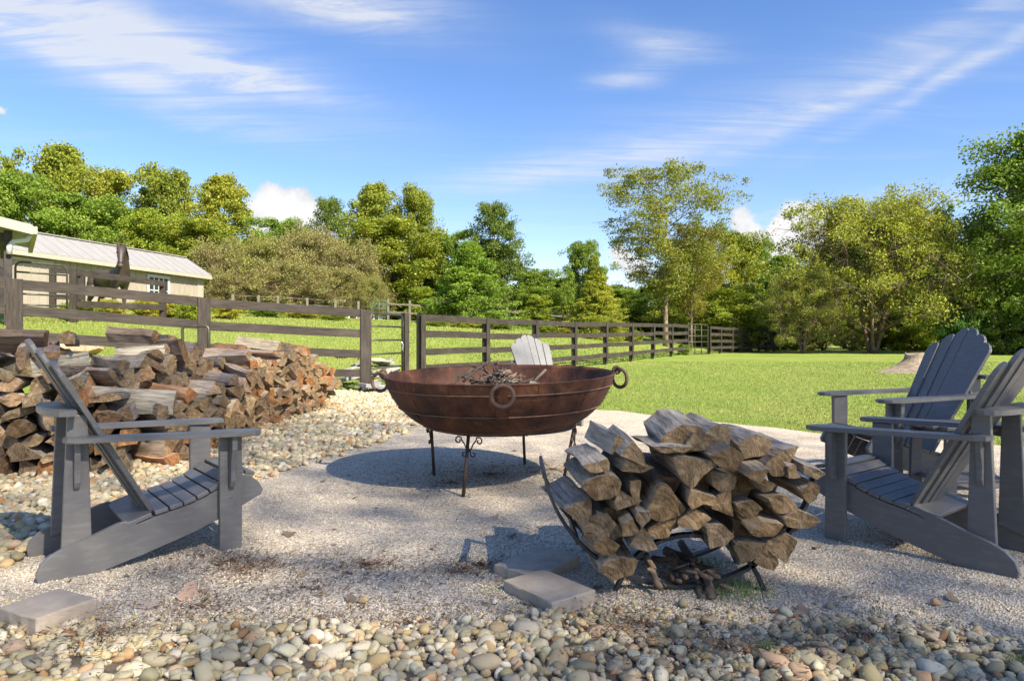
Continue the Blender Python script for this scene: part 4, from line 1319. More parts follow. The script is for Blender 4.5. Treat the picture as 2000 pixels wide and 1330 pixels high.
fence('board_fence', 'dark weathered four-rail board fence behind the firewood pile', LEFT, 1.50, 4, grp=FG, fb=0.20)
RIGHT = [(-1.98 + 1.31 * k, 14.85 + 2.35 * k) for k in range(9)]
fence('board_fence', 'dark four-rail board fence running along the lawn from the tube gate', RIGHT, 1.48, 4, grp=FG)
gp = RIGHT[0]
o = vpost('gate_post', gp[0] - 0.26, gp[1] - 0.34, 0, 1.55, 0.12, 0.12, M['fence'], None, 0.9)
tag(o, 'dark square timber post with the latch of the tube gate', 'post')
def tube_gate(name, p, q, zb, H, nbar, label, mat, rad=0.021, vert=0, mesh=False):
    p, q = Vector((*p, 0)), Vector((*q, 0))
    root = empty(name, (p.x, p.y, 0)); tag(root, label, 'gate')
    o3 = Vector((p.x, p.y, 0))
    L = (q - p).length; u = (q - p).normalized()
    cr = min(0.14, L * 0.15)
    def pt(s, z): return (p + u * s - o3) + Vector((0, 0, zb + z + (h_ground(*(p + u * s).xy) - h_ground(*p.xy)) * 0 ))
    path = [pt(0, 0), pt(0, H - cr)] + [pt(cr - cr * math.cos(R(a)), H - cr + cr * math.sin(R(a))) for a in (30, 60, 90)] + [pt(L - cr + cr * math.sin(R(a)), H - cr + cr * math.cos(R(a))) for a in (0, 30, 60, 90)] + [pt(L, 0)]
    tube('frame', path, rad, mat, root, 10)
    for k in range(nbar):
        z = H * [0, 0.15, 0.32, 0.5, 0.72, 0.86][k] if nbar == 6 else H * k / nbar
        tube('bar', [pt(0, z + 0.02), pt(L, z + 0.02)], rad * 0.9, mat, root, 8)
    for k in range(vert):
        s = L * (k + 1) / (vert + 1)
        tube('upright', [pt(s, 0), pt(s, H)], rad * 0.7, mat, root, 6)
    return root
tube_gate('tube_gate', (-2.66, 12.98), (-2.28, 14.45), 0.16, 1.34, 5, 'dark metal tube gate standing between two fence posts by the rubble', M['gate'])
o = tube('latch_chain', [(-2.30, 14.36, 0.95), (-2.27, 14.40, 0.88), (-2.28, 14.38, 0.80), (-2.27, 14.40, 0.74)], 0.018, M['metal'], None, 6)
tag(o, 'bright steel latch chain hanging on the tube gate post', 'chain')
e = RIGHT[-1]
FAR = [(10.3 + 0.93 * k, 35.6 + 1.75 * k) for k in range(8)]
FAR = [(10.2, 35.8), (11.3, 37.6), (12.5, 39.4), (13.6, 41.0), (14.7, 42.6), (15.7, 44.0), (16.6, 45.2), (17.3, 45.6)]
fence('board_fence', 'dark board fence beyond the tall mesh gate at the far corner of the lawn', FAR, 1.45, 4, grp=FG)
tube_gate('mesh_gate', (e[0] + 0.12, e[1] + 0.2), (FAR[0][0] - 0.1, FAR[0][1] - 0.15), 0.25, 1.5, 5, 'tall dark metal gate between the two far board fences', M['gate'], 0.03, 2)
# pale post and rail far across the paddock, with a green gate
def rail_fence(pts, label, H=1.15, rails=True):
    root = empty('post_and_rail_fence'); tag(root, label, 'fence')
    for x, y in pts:
        vpost('post', x, y, h_ground(x, y) - 0.2, h_ground(x, y) + H, 0.12, 0.12, M['pale_post'], root, 0.3)
    for (a, b), (c, d) in zip(pts, pts[1:]):
        if not rails:
            for z in (0.3, 0.6, 0.9):
                tube('wire', [(a, b, h_ground(a, b) + z), (c, d, h_ground(c, d) + z)], 0.008, M['metal'], root, 4)
            continue
        for z in (0.45, 0.9):
            oriented_box('rail', (a, b, h_ground(a, b) + z), (c, d, h_ground(c, d) + z), 0.09, 0.05, M['pale_post'], root, 0.06)
rail_fence([at(x, 600, y).xy[:] for x, y in ((455, 33), (505, 33.5), (543, 34), (600, 35), (655, 36), (700, 37))], 'wire fence on pale timber posts in front of the twiggy shrubs', 0.95, False)
rail_fence([at(x, 600, y).xy[:] for x, y in ((758, 38), (800, 38), (860, 39), (905, 39.5), (990, 40), (1062, 40.5), (1110, 41), (1160, 42))], 'pale post and rail fence beyond the paddock beside the green gate')
ga, gb = at(728, 600, 38).xy, at(754, 600, 38).xy
tube_gate('green_gate', ga[:], gb[:], h_ground(*ga) + 0.1, 0.95, 4, 'small green metal gate far across the paddock', M['gate_green'], 0.022, 1)

# ------------------------------------------------------------------ stable, porch corner, inner fence
bdir = Vector((0.235, 0.972, 0)).normalized(); bn = Vector((0.972, -0.235, 0)).normalized()
bc = Vector((-18.8, 42.0, 0)); bz = 2.25; eave = 4.92; ridge = 6.0; wd = 1.5; Lb = 24
barn = empty('stable', (bc.x, bc.y, bz)); tag(barn, 'long low tan stable with white metal roof behind the paddock fences', 'stable')
def bp(s, d, z): return -bdir * s - bn * d + Vector((0, 0, z - bz))     # s along from the right corner, d inwards
def quadbox(name, corners, thick_vec, mat, parent):
    V = [Vector(c) for c in corners] + [Vector(c) + Vector(thick_vec) for c in corners]
    Fc = [(0, 1, 2, 3), (7, 6, 5, 4), (0, 4, 5, 1), (1, 5, 6, 2), (2, 6, 7, 3), (3, 7, 4, 0)]
    return link(name, pymesh(name, V, Fc), mat, parent)
quadbox('wall', [bp(0, 0, bz - 0.5), bp(Lb, 0, bz - 0.5), bp(Lb, 0, eave), bp(0, 0, eave)], -bn * 0.1, M['siding'], barn)
gw = pymesh('gable_wall', [bp(0, 0, bz - .5), bp(0, 2 * wd, bz - .5), bp(0, 2 * wd, eave), bp(0, wd, ridge - 0.05), bp(0, 0, eave)] + [v - bdir * 0.1 for v in (bp(0, 0, bz - .5), bp(0, 2 * wd, bz - .5), bp(0, 2 * wd, eave), bp(0, wd, ridge - 0.05), bp(0, 0, eave))],
            [(0, 1, 2, 3, 4), (9, 8, 7, 6, 5)] + [(i, i + 5, (i + 1) % 5 + 5, (i + 1) % 5) for i in range(5)])
link('gable_wall', gw, M['siding'], barn)
for k in range(58):                               # battens
    s = 0.35 + k * 0.41
    quadbox('batten', [bp(s, -0.002, bz - 0.4), bp(s + 0.05, -0.002, bz - 0.4), bp(s + 0.05, -0.002, eave - 0.05), bp(s, -0.002, eave - 0.05)], bn * 0.025, M['siding'], barn)
ov = 0.38
for k in range(34):                               # roof sheets
    s0, s1 = -0.35 + k * 0.72, -0.35 + (k + 1) * 0.72
    for sgn in (0, 1):
        d0, d1 = (-ov, wd) if sgn == 0 else (2 * wd + ov, wd)
        ze = eave + 0.08 - ov * (ridge - eave) / wd * 0.55
        sh = quadbox('roof_sheet', [bp(s0, d0, ze), bp(s1, d0, ze), bp(s1, d1, ridge), bp(s0, d1, ridge)], (0, 0, 0.03), M['roof'], barn)
        if sgn == 0:
            quadbox('rib', [bp(s0 - 0.02, d0, ze + 0.03), bp(s0 + 0.03, d0, ze + 0.03), bp(s0 + 0.03, d1, ridge + 0.03), bp(s0 - 0.02, d1, ridge + 0.03)], (0, 0, 0.03), M['roof'], sh)
ze = eave + 0.08 - ov * (ridge - eave) / wd * 0.55
quadbox('fascia', [bp(-0.35, -ov + 0.01, ze - 0.20), bp(Lb, -ov + 0.01, ze - 0.20), bp(Lb, -ov + 0.01, ze - 0.005), bp(-0.35, -ov + 0.01, ze - 0.005)], bn * 0.03, M['trim'], barn)
quadbox('ridge_cap', [bp(-0.36, wd - 0.12, ridge + 0.035), bp(Lb, wd - 0.12, ridge + 0.035), bp(Lb, wd + 0.12, ridge + 0.035), bp(-0.36, wd + 0.12, ridge + 0.035)], (0, 0, 0.05), M['roof'], barn)
quadbox('corner_trim', [bp(-0.03, -0.005, bz - 0.4), bp(0.5, -0.005, bz - 0.4), bp(0.5, -0.005, eave - 0.1), bp(-0.03, -0.005, eave - 0.1)], bn * 0.04, M['trim'], barn)
s0, s1, z0, z1 = 3.0, 4.4, bz + 0.75, bz + 2.15
win = quadbox('window', [bp(s0, -0.005, z0), bp(s1, -0.005, z0), bp(s1, -0.005, z1), bp(s0, -0.005, z1)], bn * 0.03, M['glass'], barn)
for (a, b, c, d) in ((s0 - .16, s0, z0 - .16, z1 + .16), (s1, s1 + .16, z0 - .16, z1 + .16), (s0, s1, z1, z1 + .16), (s0, s1, z0 - .16, z0), ((s0 + s1) / 2 - .03, (s0 + s1) / 2 + .03, z0, z1), (s0, s1, (z0 + z1) / 2 - .03, (z0 + z1) / 2 + .03),
                     (s0 + .32, s0 + .37, z0, z1), (s1 - .37, s1 - .32, z0, z1)):
    quadbox('frame', [bp(a, -0.04, c), bp(b, -0.04, c), bp(b, -0.04, d), bp(a, -0.04, d)], bn * 0.03, M['white_trim'], win)
s0, s1 = 12.4, 14.0
dr = quadbox('door', [bp(s0, -0.004, bz - .3), bp(s1, -0.004, bz - .3), bp(s1, -0.004, bz + 2.1), bp(s0, -0.004, bz + 2.1)], bn * 0.03, M['dark_wood'], barn)
quadbox('door_rail', [bp(10.4, -0.05, bz + 2.22), bp(18, -0.05, bz + 2.22), bp(18, -0.05, bz + 2.34), bp(10.4, -0.05, bz + 2.34)], bn * 0.06, M['trim'], barn)
# porch corner
pc = at(16, 600, 16.0); pg = h_ground(pc.x, pc.y)
porch = empty('open_porch', (pc.x, pc.y, pg), R(36)); tag(porch, 'cream roof corner of an open shed with dark post and white downspout', 'shed')
zt = at(0, 447, 16).z - pg
box('post', (0, 0, zt / 2 - 0.2), (0.16, 0.16, zt + 0.3), M['dark_wood'], porch)
quadbox('roof', [(-4, -2.0, zt + 0.75), (0.45, -0.35, zt + 0.02), (0.45, 4, zt + 0.02), (-4, 4, zt + 0.75)], (0, 0, 0.07), M['roof'], porch)
quadbox('fascia', [(-4, -2.04, zt + 0.58), (0.46, -0.39, zt - 0.14), (0.46, -0.39, zt + 0.075), (-4, -2.04, zt + 0.80)], (0.01, 0.035, 0), M['trim'], porch)
quadbox('gutter', [(0.45, -0.36, zt - 0.12), (0.45, 4, zt - 0.12), (0.45, 4, zt + 0.05), (0.45, -0.36, zt + 0.05)], (0.10, 0, 0), M['trim'], porch)
box('beam', (-0.1, 2.1, zt - 0.2), (0.16, 4.2, 0.2), M['dark_wood'], porch)
oriented_box('brace', (-0.05, 0, zt - 0.9), (-0.8, 0, zt - 0.05), 0.12, 0.08, M['dark_wood'], porch)
tube('downspout', [(0.42, -0.12, zt - 0.08), (0.36, -0.12, zt - 0.24), (0.10, -0.13, zt - 0.30), (0.02, -0.14, zt - 0.42), (0.02, -0.14, zt - 0.6)], 0.06, M['white_trim'], porch, 10)
# tube gate and inner fence by the horse
a, b = at(30, 600, 17).xy, at(131, 600, 18).xy
tube_gate('tube_gate', a[:], b[:], h_ground(*a) + 0.15, at(80, 511, 17).z - h_ground(*a) - 0.15, 5, 'dark metal tube gate with rounded corners beside the open shed post', M['gate'], 0.026)
i0, i1, i2, i3 = at(144, 600, 18.5).xy, at(230, 600, 20).xy, at(318, 600, 21.5).xy, at(98, 600, 21).xy
def small_fence(pts, label, tops):
    root = empty('paddock_fence'); tag(root, label, 'fence', FG)
    for (x, y), H in zip(pts, tops):
        g = h_ground(x, y)
        vpost('post', x, y, g - 0.2, g + H, 0.17, 0.17, M['fence'], root, 0.2)
    for ((a, b), H0), ((c, d), H1) in zip(zip(pts, tops), zip(pts[1:], tops[1:])):
        for f in (0.35, 0.62, 0.93):
            oriented_box('rail', (a, b, h_ground(a, b) + H0 * f), (c, d, h_ground(c, d) + H1 * f), 0.17, 0.035, M['fence'], root, 0.09)
small_fence([i0[:], i2[:]], 'short dark board fence in front of the horse', [at(144, 525, 18.5).z - h_ground(*i0), at(318, 549, 21.5).z - h_ground(*i2)])
small_fence([at(103, 600, 23).xy[:], at(160, 600, 24).xy[:]], 'dark board rails of the pen between the tube gate and the stable', [1.5, 1.5])

# ------------------------------------------------------------------ horse
hp = at(236, 600, 24.0); hg = h_ground(hp.x, hp.y) - 0.0
def hrot(p, deg):
    return Matrix.Translation((0.62, 0, 0)) @ Matrix.Rotation(R(deg), 4, 'Z') @ Matrix.Translation((-0.62, 0, 0)) @ Vector(p)
def build_horse():
    # local: x forward, z up
    J = {'rump': ((-0.95, 0, 1.28), .20), 'hip': ((-0.70, 0, 1.27), .30), 'belly': ((-0.25, 0, 1.17), .31), 'ribs': ((0.15, 0, 1.17), .31), 'with': ((0.45, 0, 1.27), .27), 'chest': ((0.62, 0, 1.20), .25),
         'n1': ((0.80, 0, 1.45), .21), 'n2': ((0.98, 0, 1.72), .165), 'n3': ((1.10, 0, 1.95), .14), 'poll': ((1.20, 0, 2.10), .125), 'fore': ((1.33, 0, 2.00), .125), 'cheek': ((1.42, 0, 1.84), .115), 'nose': ((1.52, 0, 1.66), .078), 'muz': ((1.57, 0, 1.54), .080),
         'dock': ((-1.06, 0, 1.25), .07)}
    E = [('rump', 'hip'), ('hip', 'belly'), ('belly', 'ribs'), ('ribs', 'with'), ('with', 'chest'), ('chest', 'n1'), ('n1', 'n2'), ('n2', 'n3'), ('n3', 'poll'), ('poll', 'fore'), ('fore', 'cheek'), ('cheek', 'nose'), ('nose', 'muz'), ('rump', 'dock')]
    for s, nm in ((1, 'l'), (-1, 'r')):
        J.update({'sh' + nm: ((0.55, s * 0.16, 1.0), .15), 'el' + nm: ((0.50, s * 0.17, 0.80), .10), 'kn' + nm: ((0.53, s * 0.16, 0.48), .062), 'fe' + nm: ((0.52, s * 0.16, 0.15), .045), 'ho' + nm: ((0.57, s * 0.16, 0.03), .065),
                  'th' + nm: ((-0.72, s * 0.17, 1.0), .20), 'st' + nm: ((-0.62, s * 0.18, 0.80), .13), 'hk' + nm: ((-0.90, s * 0.17, 0.52), .068), 'hf' + nm: ((-0.86, s * 0.17, 0.16), .048), 'hh' + nm: ((-0.80, s * 0.17, 0.03), .066),
                  'e1' + nm: ((1.17, s * 0.075, 2.20), .040), 'e2' + nm: ((1.19, s * 0.095, 2.33), .010)})
        E += [('chest', 'sh' + nm), ('sh' + nm, 'el' + nm), ('el' + nm, 'kn' + nm), ('kn' + nm, 'fe' + nm), ('fe' + nm, 'ho' + nm), ('hip', 'th' + nm), ('th' + nm, 'st' + nm), ('st' + nm, 'hk' + nm), ('hk' + nm, 'hf' + nm), ('hf' + nm, 'hh' + nm), ('poll', 'e1' + nm), ('e1' + nm, 'e2' + nm)]
    for k, (p, r0) in list(J.items()):
        yw = {'n1': 8, 'n2': 18, 'n3': 26}.get(k, 31 if p[0] > 1.1 else 0)
        J[k] = (hrot(p, -yw), r0)
    names = list(J)
    me = bpy.data.meshes.new('body')
    me.from_pydata([J[k][0] for k in names], [(names.index(a), names.index(b)) for a, b in E], [])
    o = link('body', me, M['horse'])
    md = o.modifiers.new('skin', 'SKIN'); md.use_smooth_shade = True
    for i, k in enumerate(names):
        sv = me.skin_vertices[0].data[i]; r0 = J[k][1]; sv.radius = (r0, r0); sv.use_root = (k == 'belly')
    o.modifiers.new('sub', 'SUBSURF').levels = 2
    o.modifiers['sub'].render_levels = 2
    return o
hroot = empty('horse', (hp.x - 0.82, hp.y + 0.75, hg), math.atan2(-0.50, 0.866))
tag(hroot, 'dark brown horse facing us behind the short board fence', 'horse')
hroot.scale = (1.10, 1.10, 1.10)
hb = build_horse(); hb.parent = hroot
ac = Acc()
for i in range(9):
    t = i / 8
    p = Vector((0.62 + 0.52 * t, 0, 1.52 + 0.64 * t)); ac.add(*tube_geo([hrot(q_, -30 * t) for q_ in (p, p + Vector((-0.03, 0.10, 0.02)), p + Vector((-0.02, 0.17, -0.16)))], [0.05, 0.04, 0.012], 6))
ac.add(*tube_geo([hrot(q_, -31) for q_ in ((1.2, 0, 2.2), (1.30, 0.01, 2.12), (1.37, 0.0, 1.98))], [0.04, 0.035, 0.01], 6))
link('mane', ac.mesh('mane'), M['mane'], hroot)
tube('tail', [(-1.08, 0, 1.26), (-1.20, 0, 1.12), (-1.22, 0, 0.85), (-1.2, 0, 0.5)], [0.05, 0.08, 0.08, 0.02], M['mane'], hroot)
for s in (-1, 1):
    bm = bmesh.new(); bmesh.ops.create_uvsphere(bm, u_segments=10, v_segments=6, radius=0.026, matrix=Matrix.Translation(hrot((1.40, s * 0.105, 1.93), -31))); link('eye', bm_mesh('eye', bm, True), M['black'], hroot)
    bm = bmesh.new(); bmesh.ops.create_uvsphere(bm, u_segments=8, v_segments=6, radius=0.02, matrix=Matrix.Translation(hrot((1.63, s * 0.035, 1.54), -31))); link('nostril', bm_mesh('nostril', bm, True), M['black'], hroot)
bm = bmesh.new(); bmesh.ops.create_uvsphere(bm, u_segments=12, v_segments=8, radius=0.072, matrix=Matrix.Translation(hrot((1.592, 0, 1.52), -31)) @ Matrix.Diagonal((1, 1.1, .9, 1))); link('muzzle', bm_mesh('muzzle', bm, True), M['muzzle'], hroot)

# ------------------------------------------------------------------ rubble, stump, bent hoop
rr = random.Random(9)
def slab_mesh(seed, flat=0.3):
    r0 = random.Random(seed)
    n = r0.choice([5, 6, 7])
    P = [(math.cos(6.28 * i / n + r0.uniform(-.25, .25)) * r0.uniform(.75, 1.1), math.sin(6.28 * i / n + r0.uniform(-.25, .25)) * r0.uniform(.55, .85)) for i in range(n)]
    bm = bmesh.new(); bm_prism(bm, P, flat, Matrix.Rotation(R(90), 4, 'X'), 0.05, 2)
    return bm_mesh('flagstone', bm)
SLABS = [slab_mesh(i) for i in range(6)]
for m_ in SLABS: m_.materials.append(M['flag'])
for i in range(26):
    px, py = rr.uniform(655, 770), rr.uniform(738, 772)
    p = onground(px, py)
    o = link('flagstone', SLABS[i % 6]); s = rr.uniform(0.16, 0.34)
    o.location = (p.x, p.y, pad_z(p.x, p.y) + rr.uniform(0.03, 0.14)); o.rotation_euler = (rr.gauss(0, .18), rr.gauss(0, .18), rr.uniform(0, 6.28)); o.scale = (s, s, s * rr.uniform(.4, .8))
    c = rr.choice([(1.1, 1.05, .95, 1), (.75, .78, .82, 1), (1.3, 1.15, .9, 1), (1.0, 1.0, 1.0, 1)]); o.color = c
    tag(o, 'broken flat flagstone in the rubble at the foot of the gate post', 'stone', 'flagstone rubble by the gate')
for i, (px, py, s) in enumerate(((48, 634, .55), (80, 628, .5), (70, 640, .5), (110, 634, .6), (140, 632, .5), (160, 640, .45), (122, 642, .55), (178, 638, .4), (30, 640, .5))):
    p = at(px, py, 12.6); p.z = h_ground(p.x, p.y)
    o = link('stone_block', SLABS[(i * 2) % 6]); o.location = (p.x, p.y, p.z + 0.16); o.rotation_euler = (rr.gauss(0, .15), rr.gauss(0, .15), rr.uniform(0, 6)); o.scale = (s * .75, s * .75, s * 1.0)
    o.color = (1.55, 1.15, 0.80, 1)
    tag(o, 'sandy orange stone block lying on the grass behind the board fence', 'stone', 'sandy stone blocks behind the fence')
sp_ = at(1778, 728, 20.5); sg = h_ground(sp_.x, sp_.y)
V, Fc = [], []
for i in range(7):
    t = i / 6
    for k in range(20):
        a = 2 * math.pi * k / 20
        flare = 0.33 + 0.5 * (1 - t) ** 3 * (0.6 + 0.5 * math.sin(a * 2.5 + 1))
        if math.cos(a) < -0.2: flare += 0.55 * (1 - t) ** 1.6
        V.append((flare * math.cos(a), flare * math.sin(a) * 0.8, 0.56 * t + (0.04 * math.sin(a * 3) if i == 6 else -0.05)))
for i in range(6):
    for k in range(20): Fc.append((i * 20 + k, i * 20 + (k + 1) % 20, i * 20 + 20 + (k + 1) % 20, i * 20 + 20 + k))
Fc.append(tuple(120 + k for k in range(20)))
o = link('tree_stump', pymesh('tree_stump', V, Fc, False), M['stump']); o.location = (sp_.x + 0.2, sp_.y, sg)
tag(o, 'low sawn tree stump with flared roots in the lawn behind the chairs', 'stump')
q = at(382, 690, 10.6); q.z = h_ground(q.x, q.y)
cr = 0.05; wv, hv = 0.40, 0.55
hp_ = [(-wv / 2, 0, 0), (-wv / 2, 0, hv - cr), (-wv / 2 + cr * .3, 0, hv - cr * .3), (-wv / 2 + cr, 0, hv), (wv / 2 - cr, 0, hv), (wv / 2 - cr * .3, 0, hv - cr * .3), (wv / 2, 0, hv - cr), (wv / 2, 0, 0)]
o = tube('metal_hoop', hp_, 0.022, M['gate'], None, 10); o.location = (q.x, q.y, q.z + at(382, 637, 10.6).z - q.z - hv)
tag(o, 'bent grey metal hoop standing in front of the fence post by the firewood', 'hoop')

# ------------------------------------------------------------------ plants
def leaf_quads(C, size, outward=None, up=0.5, ratio=0.55, seed=0, droop=0.0):
    g = np.random.default_rng(seed)
    n = len(C)
    nr = g.normal(size=(n, 3)) + np.array([0, 0, up])
    if outward is not None: nr += outward * 0.6
    nr /= np.linalg.norm(nr, axis=1)[:, None]
    t = g.normal(size=(n, 3)); t[:, 2] -= droop
    t -= nr * (t * nr).sum(1)[:, None]; t /= np.linalg.norm(t, axis=1)[:, None]
    b = np.cross(nr, t)
    L = size * g.uniform(0.7, 1.3, n)[:, None]
    return np.stack([C - t * L * 0.5, C + b * L * ratio * 0.5 + nr * L * 0.08, C + t * L * 0.5, C - b * L * ratio * 0.5 + nr * L * 0.08], 1)
def shape_r(shape, t):
    if shape == 'round': return math.sqrt(max(0.02, 1 - ((t - 0.45) / 0.60) ** 2))
    if shape == 'cone': return max(0.03, (1 - t) ** 0.85 * (0.55 + 0.45 * min(1, t * 6 + 0.5)))
    if shape == 'dome': return math.sqrt(max(0.03, 1 - t ** 2.2)) * (0.75 + 0.25 * min(1, t * 4))
    if shape == 'column': return 0.25 + 0.75 * math.sqrt(max(0.02, 1 - ((t - 0.4) / 0.62) ** 2))
    if shape == 'vase': return 0.35 + 0.65 * math.sqrt(max(0.02, 1 - ((t - 0.62) / 0.5) ** 2)) if t < 0.98 else 0.3
    return 1
def gen_tree(seed, H=10.0, Rc=3.5, cb=0.18, shape='round', limbs=26, subs=6, leaves=11000, lsize=0.22, clump=0.42, stems=1, trunk_r=0.16, rise=0.5, ratio=0.55, droop=0.0, gap=0.0, twigs=0, wild=0.25):
    g = random.Random(seed)
    ac = Acc()
    pts, dirs = [], []
    stemsP = []
    for s in range(stems):
        a = 6.28 * s / stems + g.uniform(-.4, .4)
        lean = 0.0 if stems == 1 else Rc * 0.28
        path = []
        for i in range(7):
            t = i / 6
            hh = H * (0.93 if stems == 1 else 0.7) * t
            path.append(Vector((math.cos(a) * lean * t + (0.10 if stems > 1 else 0) * math.cos(a) + g.gauss(0, .06) * H * .1 * t, math.sin(a) * lean * t + (0.10 if stems > 1 else 0) * math.sin(a) + g.gauss(0, .06) * H * .1 * t, hh - 0.2)))
        rad = [trunk_r * (1.25 if i == 0 else 1) * (1 - 0.88 * i / 6) / (stems ** 0.45) for i in range(7)]
        ac.add(*tube_geo(path, rad, 8)); stemsP.append(path)
    az0 = g.uniform(0, 6.28)
    for l in range(limbs):
        t = (l + 0.5) / limbs
        t = t ** 0.9
        z = H * (cb + (0.97 - cb) * t)
        path0 = stemsP[l % stems]
        tt = min(0.97, max(0.06, (z - H * 0.1 * rise) / (H * (0.93 if stems == 1 else 0.7))))
        k = tt * 6; i0_ = min(5, int(k)); base = path0[i0_].lerp(path0[i0_ + 1], k - i0_)
        a = az0 + l * 2.39996 + g.uniform(-.5, .5)
        reach = Rc * shape_r(shape, t) * g.uniform(1 - wild, 1 + wild * 0.7)
        tip = Vector((math.cos(a) * reach, math.sin(a) * reach, z + reach * rise * g.uniform(0.1, 0.55) - (reach * 0.25 if droop else 0)))
        mid = base.lerp(tip, 0.5) + Vector((0, 0, reach * 0.10 * (1 if rise > 0 else -1)))
        rb = trunk_r * 0.36 * (1 - 0.7 * t)
        ac.add(*tube_geo([base, mid, tip], [rb, rb * .6, rb * .2], 5, False))
        for s in range(subs):
            f = 0.35 + 0.65 * (s + g.random()) / subs
            p = base.lerp(mid, f * 2) if f < 0.5 else mid.lerp(tip, f * 2 - 1)
            d = Vector((g.gauss(0, 1), g.gauss(0, 1), g.gauss(0.25, 0.7))).normalized() * reach * g.uniform(0.12, 0.32)
            e_ = p + d
            ac.add(*tube_geo([p, e_], [rb * .3, rb * .1], 4, False))
            pts.append(e_); dirs.append(d)
            if twigs:
                for q in range(twigs):
                    e2 = e_ + Vector((g.gauss(0, 1), g.gauss(0, 1), g.gauss(0.1, 0.8))).normalized() * reach * 0.22
                    ac.add(*tube_geo([p.lerp(e_, g.random()), e2], [rb * .16, rb * .06], 3, False))
    C0 = np.array([p[:] for p in pts])
    rng = np.random.default_rng(seed)
    wgt = rng.random(len(C0)) ** (1 + gap) ; wgt /= wgt.sum()
    idx = rng.choice(len(C0), leaves, p=wgt)
    cl = clump * (0.6 + 0.8 * rng.random(len(C0)))[idx]
    off = rng.normal(size=(leaves, 3)); off *= (cl * rng.random(leaves) ** 0.4 / np.linalg.norm(off, axis=1))[:, None]
    off[:, 2] *= 0.7
    if droop: off[:, 2] -= np.abs(off[:, 2]) * droop
    C = C0[idx] + off
    outw = off / (np.linalg.norm(off, axis=1)[:, None] + 1e-6)
    Q = leaf_quads(C, lsize, outw, 0.5, ratio, seed, droop)
    crown = poly_mesh_np('crown', Q, 4); crown.materials.append(M['leaf'])
    wood = ac.mesh('trunk', True); wood.materials.append(M['treebark'])
    zmax = float(np.quantile(Q[:, :, 2], 0.997)); rmax = float(np.quantile(np.hypot(C[:, 0], C[:, 1]), 0.97))
    return wood, crown, zmax, rmax
SPEC = {
    'broad1': gen_tree(1, 12, 4.0, 0.04, 'round', 48, 7, 36000, 0.25, 0.85, gap=0.35, wild=0.35),
    'broad2': gen_tree(2, 13, 3.8, 0.04, 'dome', 48, 7, 36000, 0.25, 0.82, gap=0.4, wild=0.4),
    'broad3': gen_tree(3, 12, 3.4, 0.05, 'vase', 44, 7, 34000, 0.24, 0.80, gap=0.4, wild=0.45),
    'airy': gen_tree(4, 11, 3.2, 0.12, 'dome', 44, 7, 22000, 0.19, 0.62, gap=0.6, wild=0.4, ratio=0.5),
    'conifer': gen_tree(5, 8, 3.2, 0.01, 'cone', 96, 8, 52000, 0.20, 0.42, rise=0.22, ratio=0.32, droop=0.4, wild=0.32),
    'walnut': gen_tree(6, 13, 4.6, 0.30, 'vase', 48, 9, 30000, 0.21, 0.72, trunk_r=0.19, rise=0.75, ratio=0.34, droop=0.6, gap=0.7, wild=0.3),
    'crab': gen_tree(7, 9, 5.2, 0.15, 'dome', 66, 10, 60000, 0.14, 0.65, stems=5, trunk_r=0.26, rise=0.55, gap=0.4, twigs=4, wild=0.28),
    'twiggy': gen_tree(8, 5.5, 3.4, 0.03, 'dome', 50, 9, 20000, 0.13, 0.50, stems=4, trunk_r=0.16, rise=0.5, twigs=7, gap=0.3),
    'shrub1': gen_tree(9, 3.4, 2.2, 0.0, 'dome', 30, 6, 14000, 0.17, 0.45, stems=3, trunk_r=0.10, rise=0.5, gap=0.4),
    'shrub2': gen_tree(10, 3.6, 1.9, 0.0, 'round', 28, 6, 13000, 0.16, 0.46, stems=4, trunk_r=0.09, rise=0.6, gap=0.5, twigs=1),
    'bigright': gen_tree(11, 15, 6.0, 0.03, 'dome', 60, 9, 75000, 0.22, 0.95, trunk_r=0.30, rise=0.35, gap=0.4, wild=0.3),
    'column': gen_tree(12, 9, 1.4, 0.02, 'column', 36, 5, 12000, 0.20, 0.45, rise=0.9, gap=0.3),
}
def tree(px, top, wpx, Y, spec, colr, label, name='tree', group=None, sink=0.0, bark=(1, 1, 1, 1), rot=None):
    wood, crown, zm, rm = SPEC[spec]
    X = (px - 1000) / F * Y
    g = h_ground(X, Y) - sink
    z_top = CAM_H + (YH - top) / F * Y
    sz_ = (z_top - g) / zm
    sw = (wpx / F * Y) / (2 * rm)
    root = empty(name, (X, Y, g), rot if rot is not None else random.uniform(0, 6.28))
    root.scale = (sw, sw, sz_)
    tr_ = link('trunk', wood, None, root); tr_.color = bark
    c = link('crown', crown, None, root); c.color = (*colr, 1)
    tag(root, label, 'shrub' if 'shrub' in name else 'tree', group)
    return root
random.seed(77)
OL, OL2, GR, DG, YG, BR, YL = (0.255, 0.300, 0.038), (0.31, 0.335, 0.042), (0.205, 0.300, 0.040), (0.160, 0.225, 0.040), (0.29, 0.36, 0.042), (0.31, 0.295, 0.105), (0.44, 0.41, 0.05)
BG = 'trees of the wood behind the paddock'
T_OL = 'olive green broadleaf tree in the wood behind the paddock'
T_DG = 'dark green broadleaf tree in the wood behind the paddock'
T_GR = 'fresh green broadleaf tree behind the stable roof'
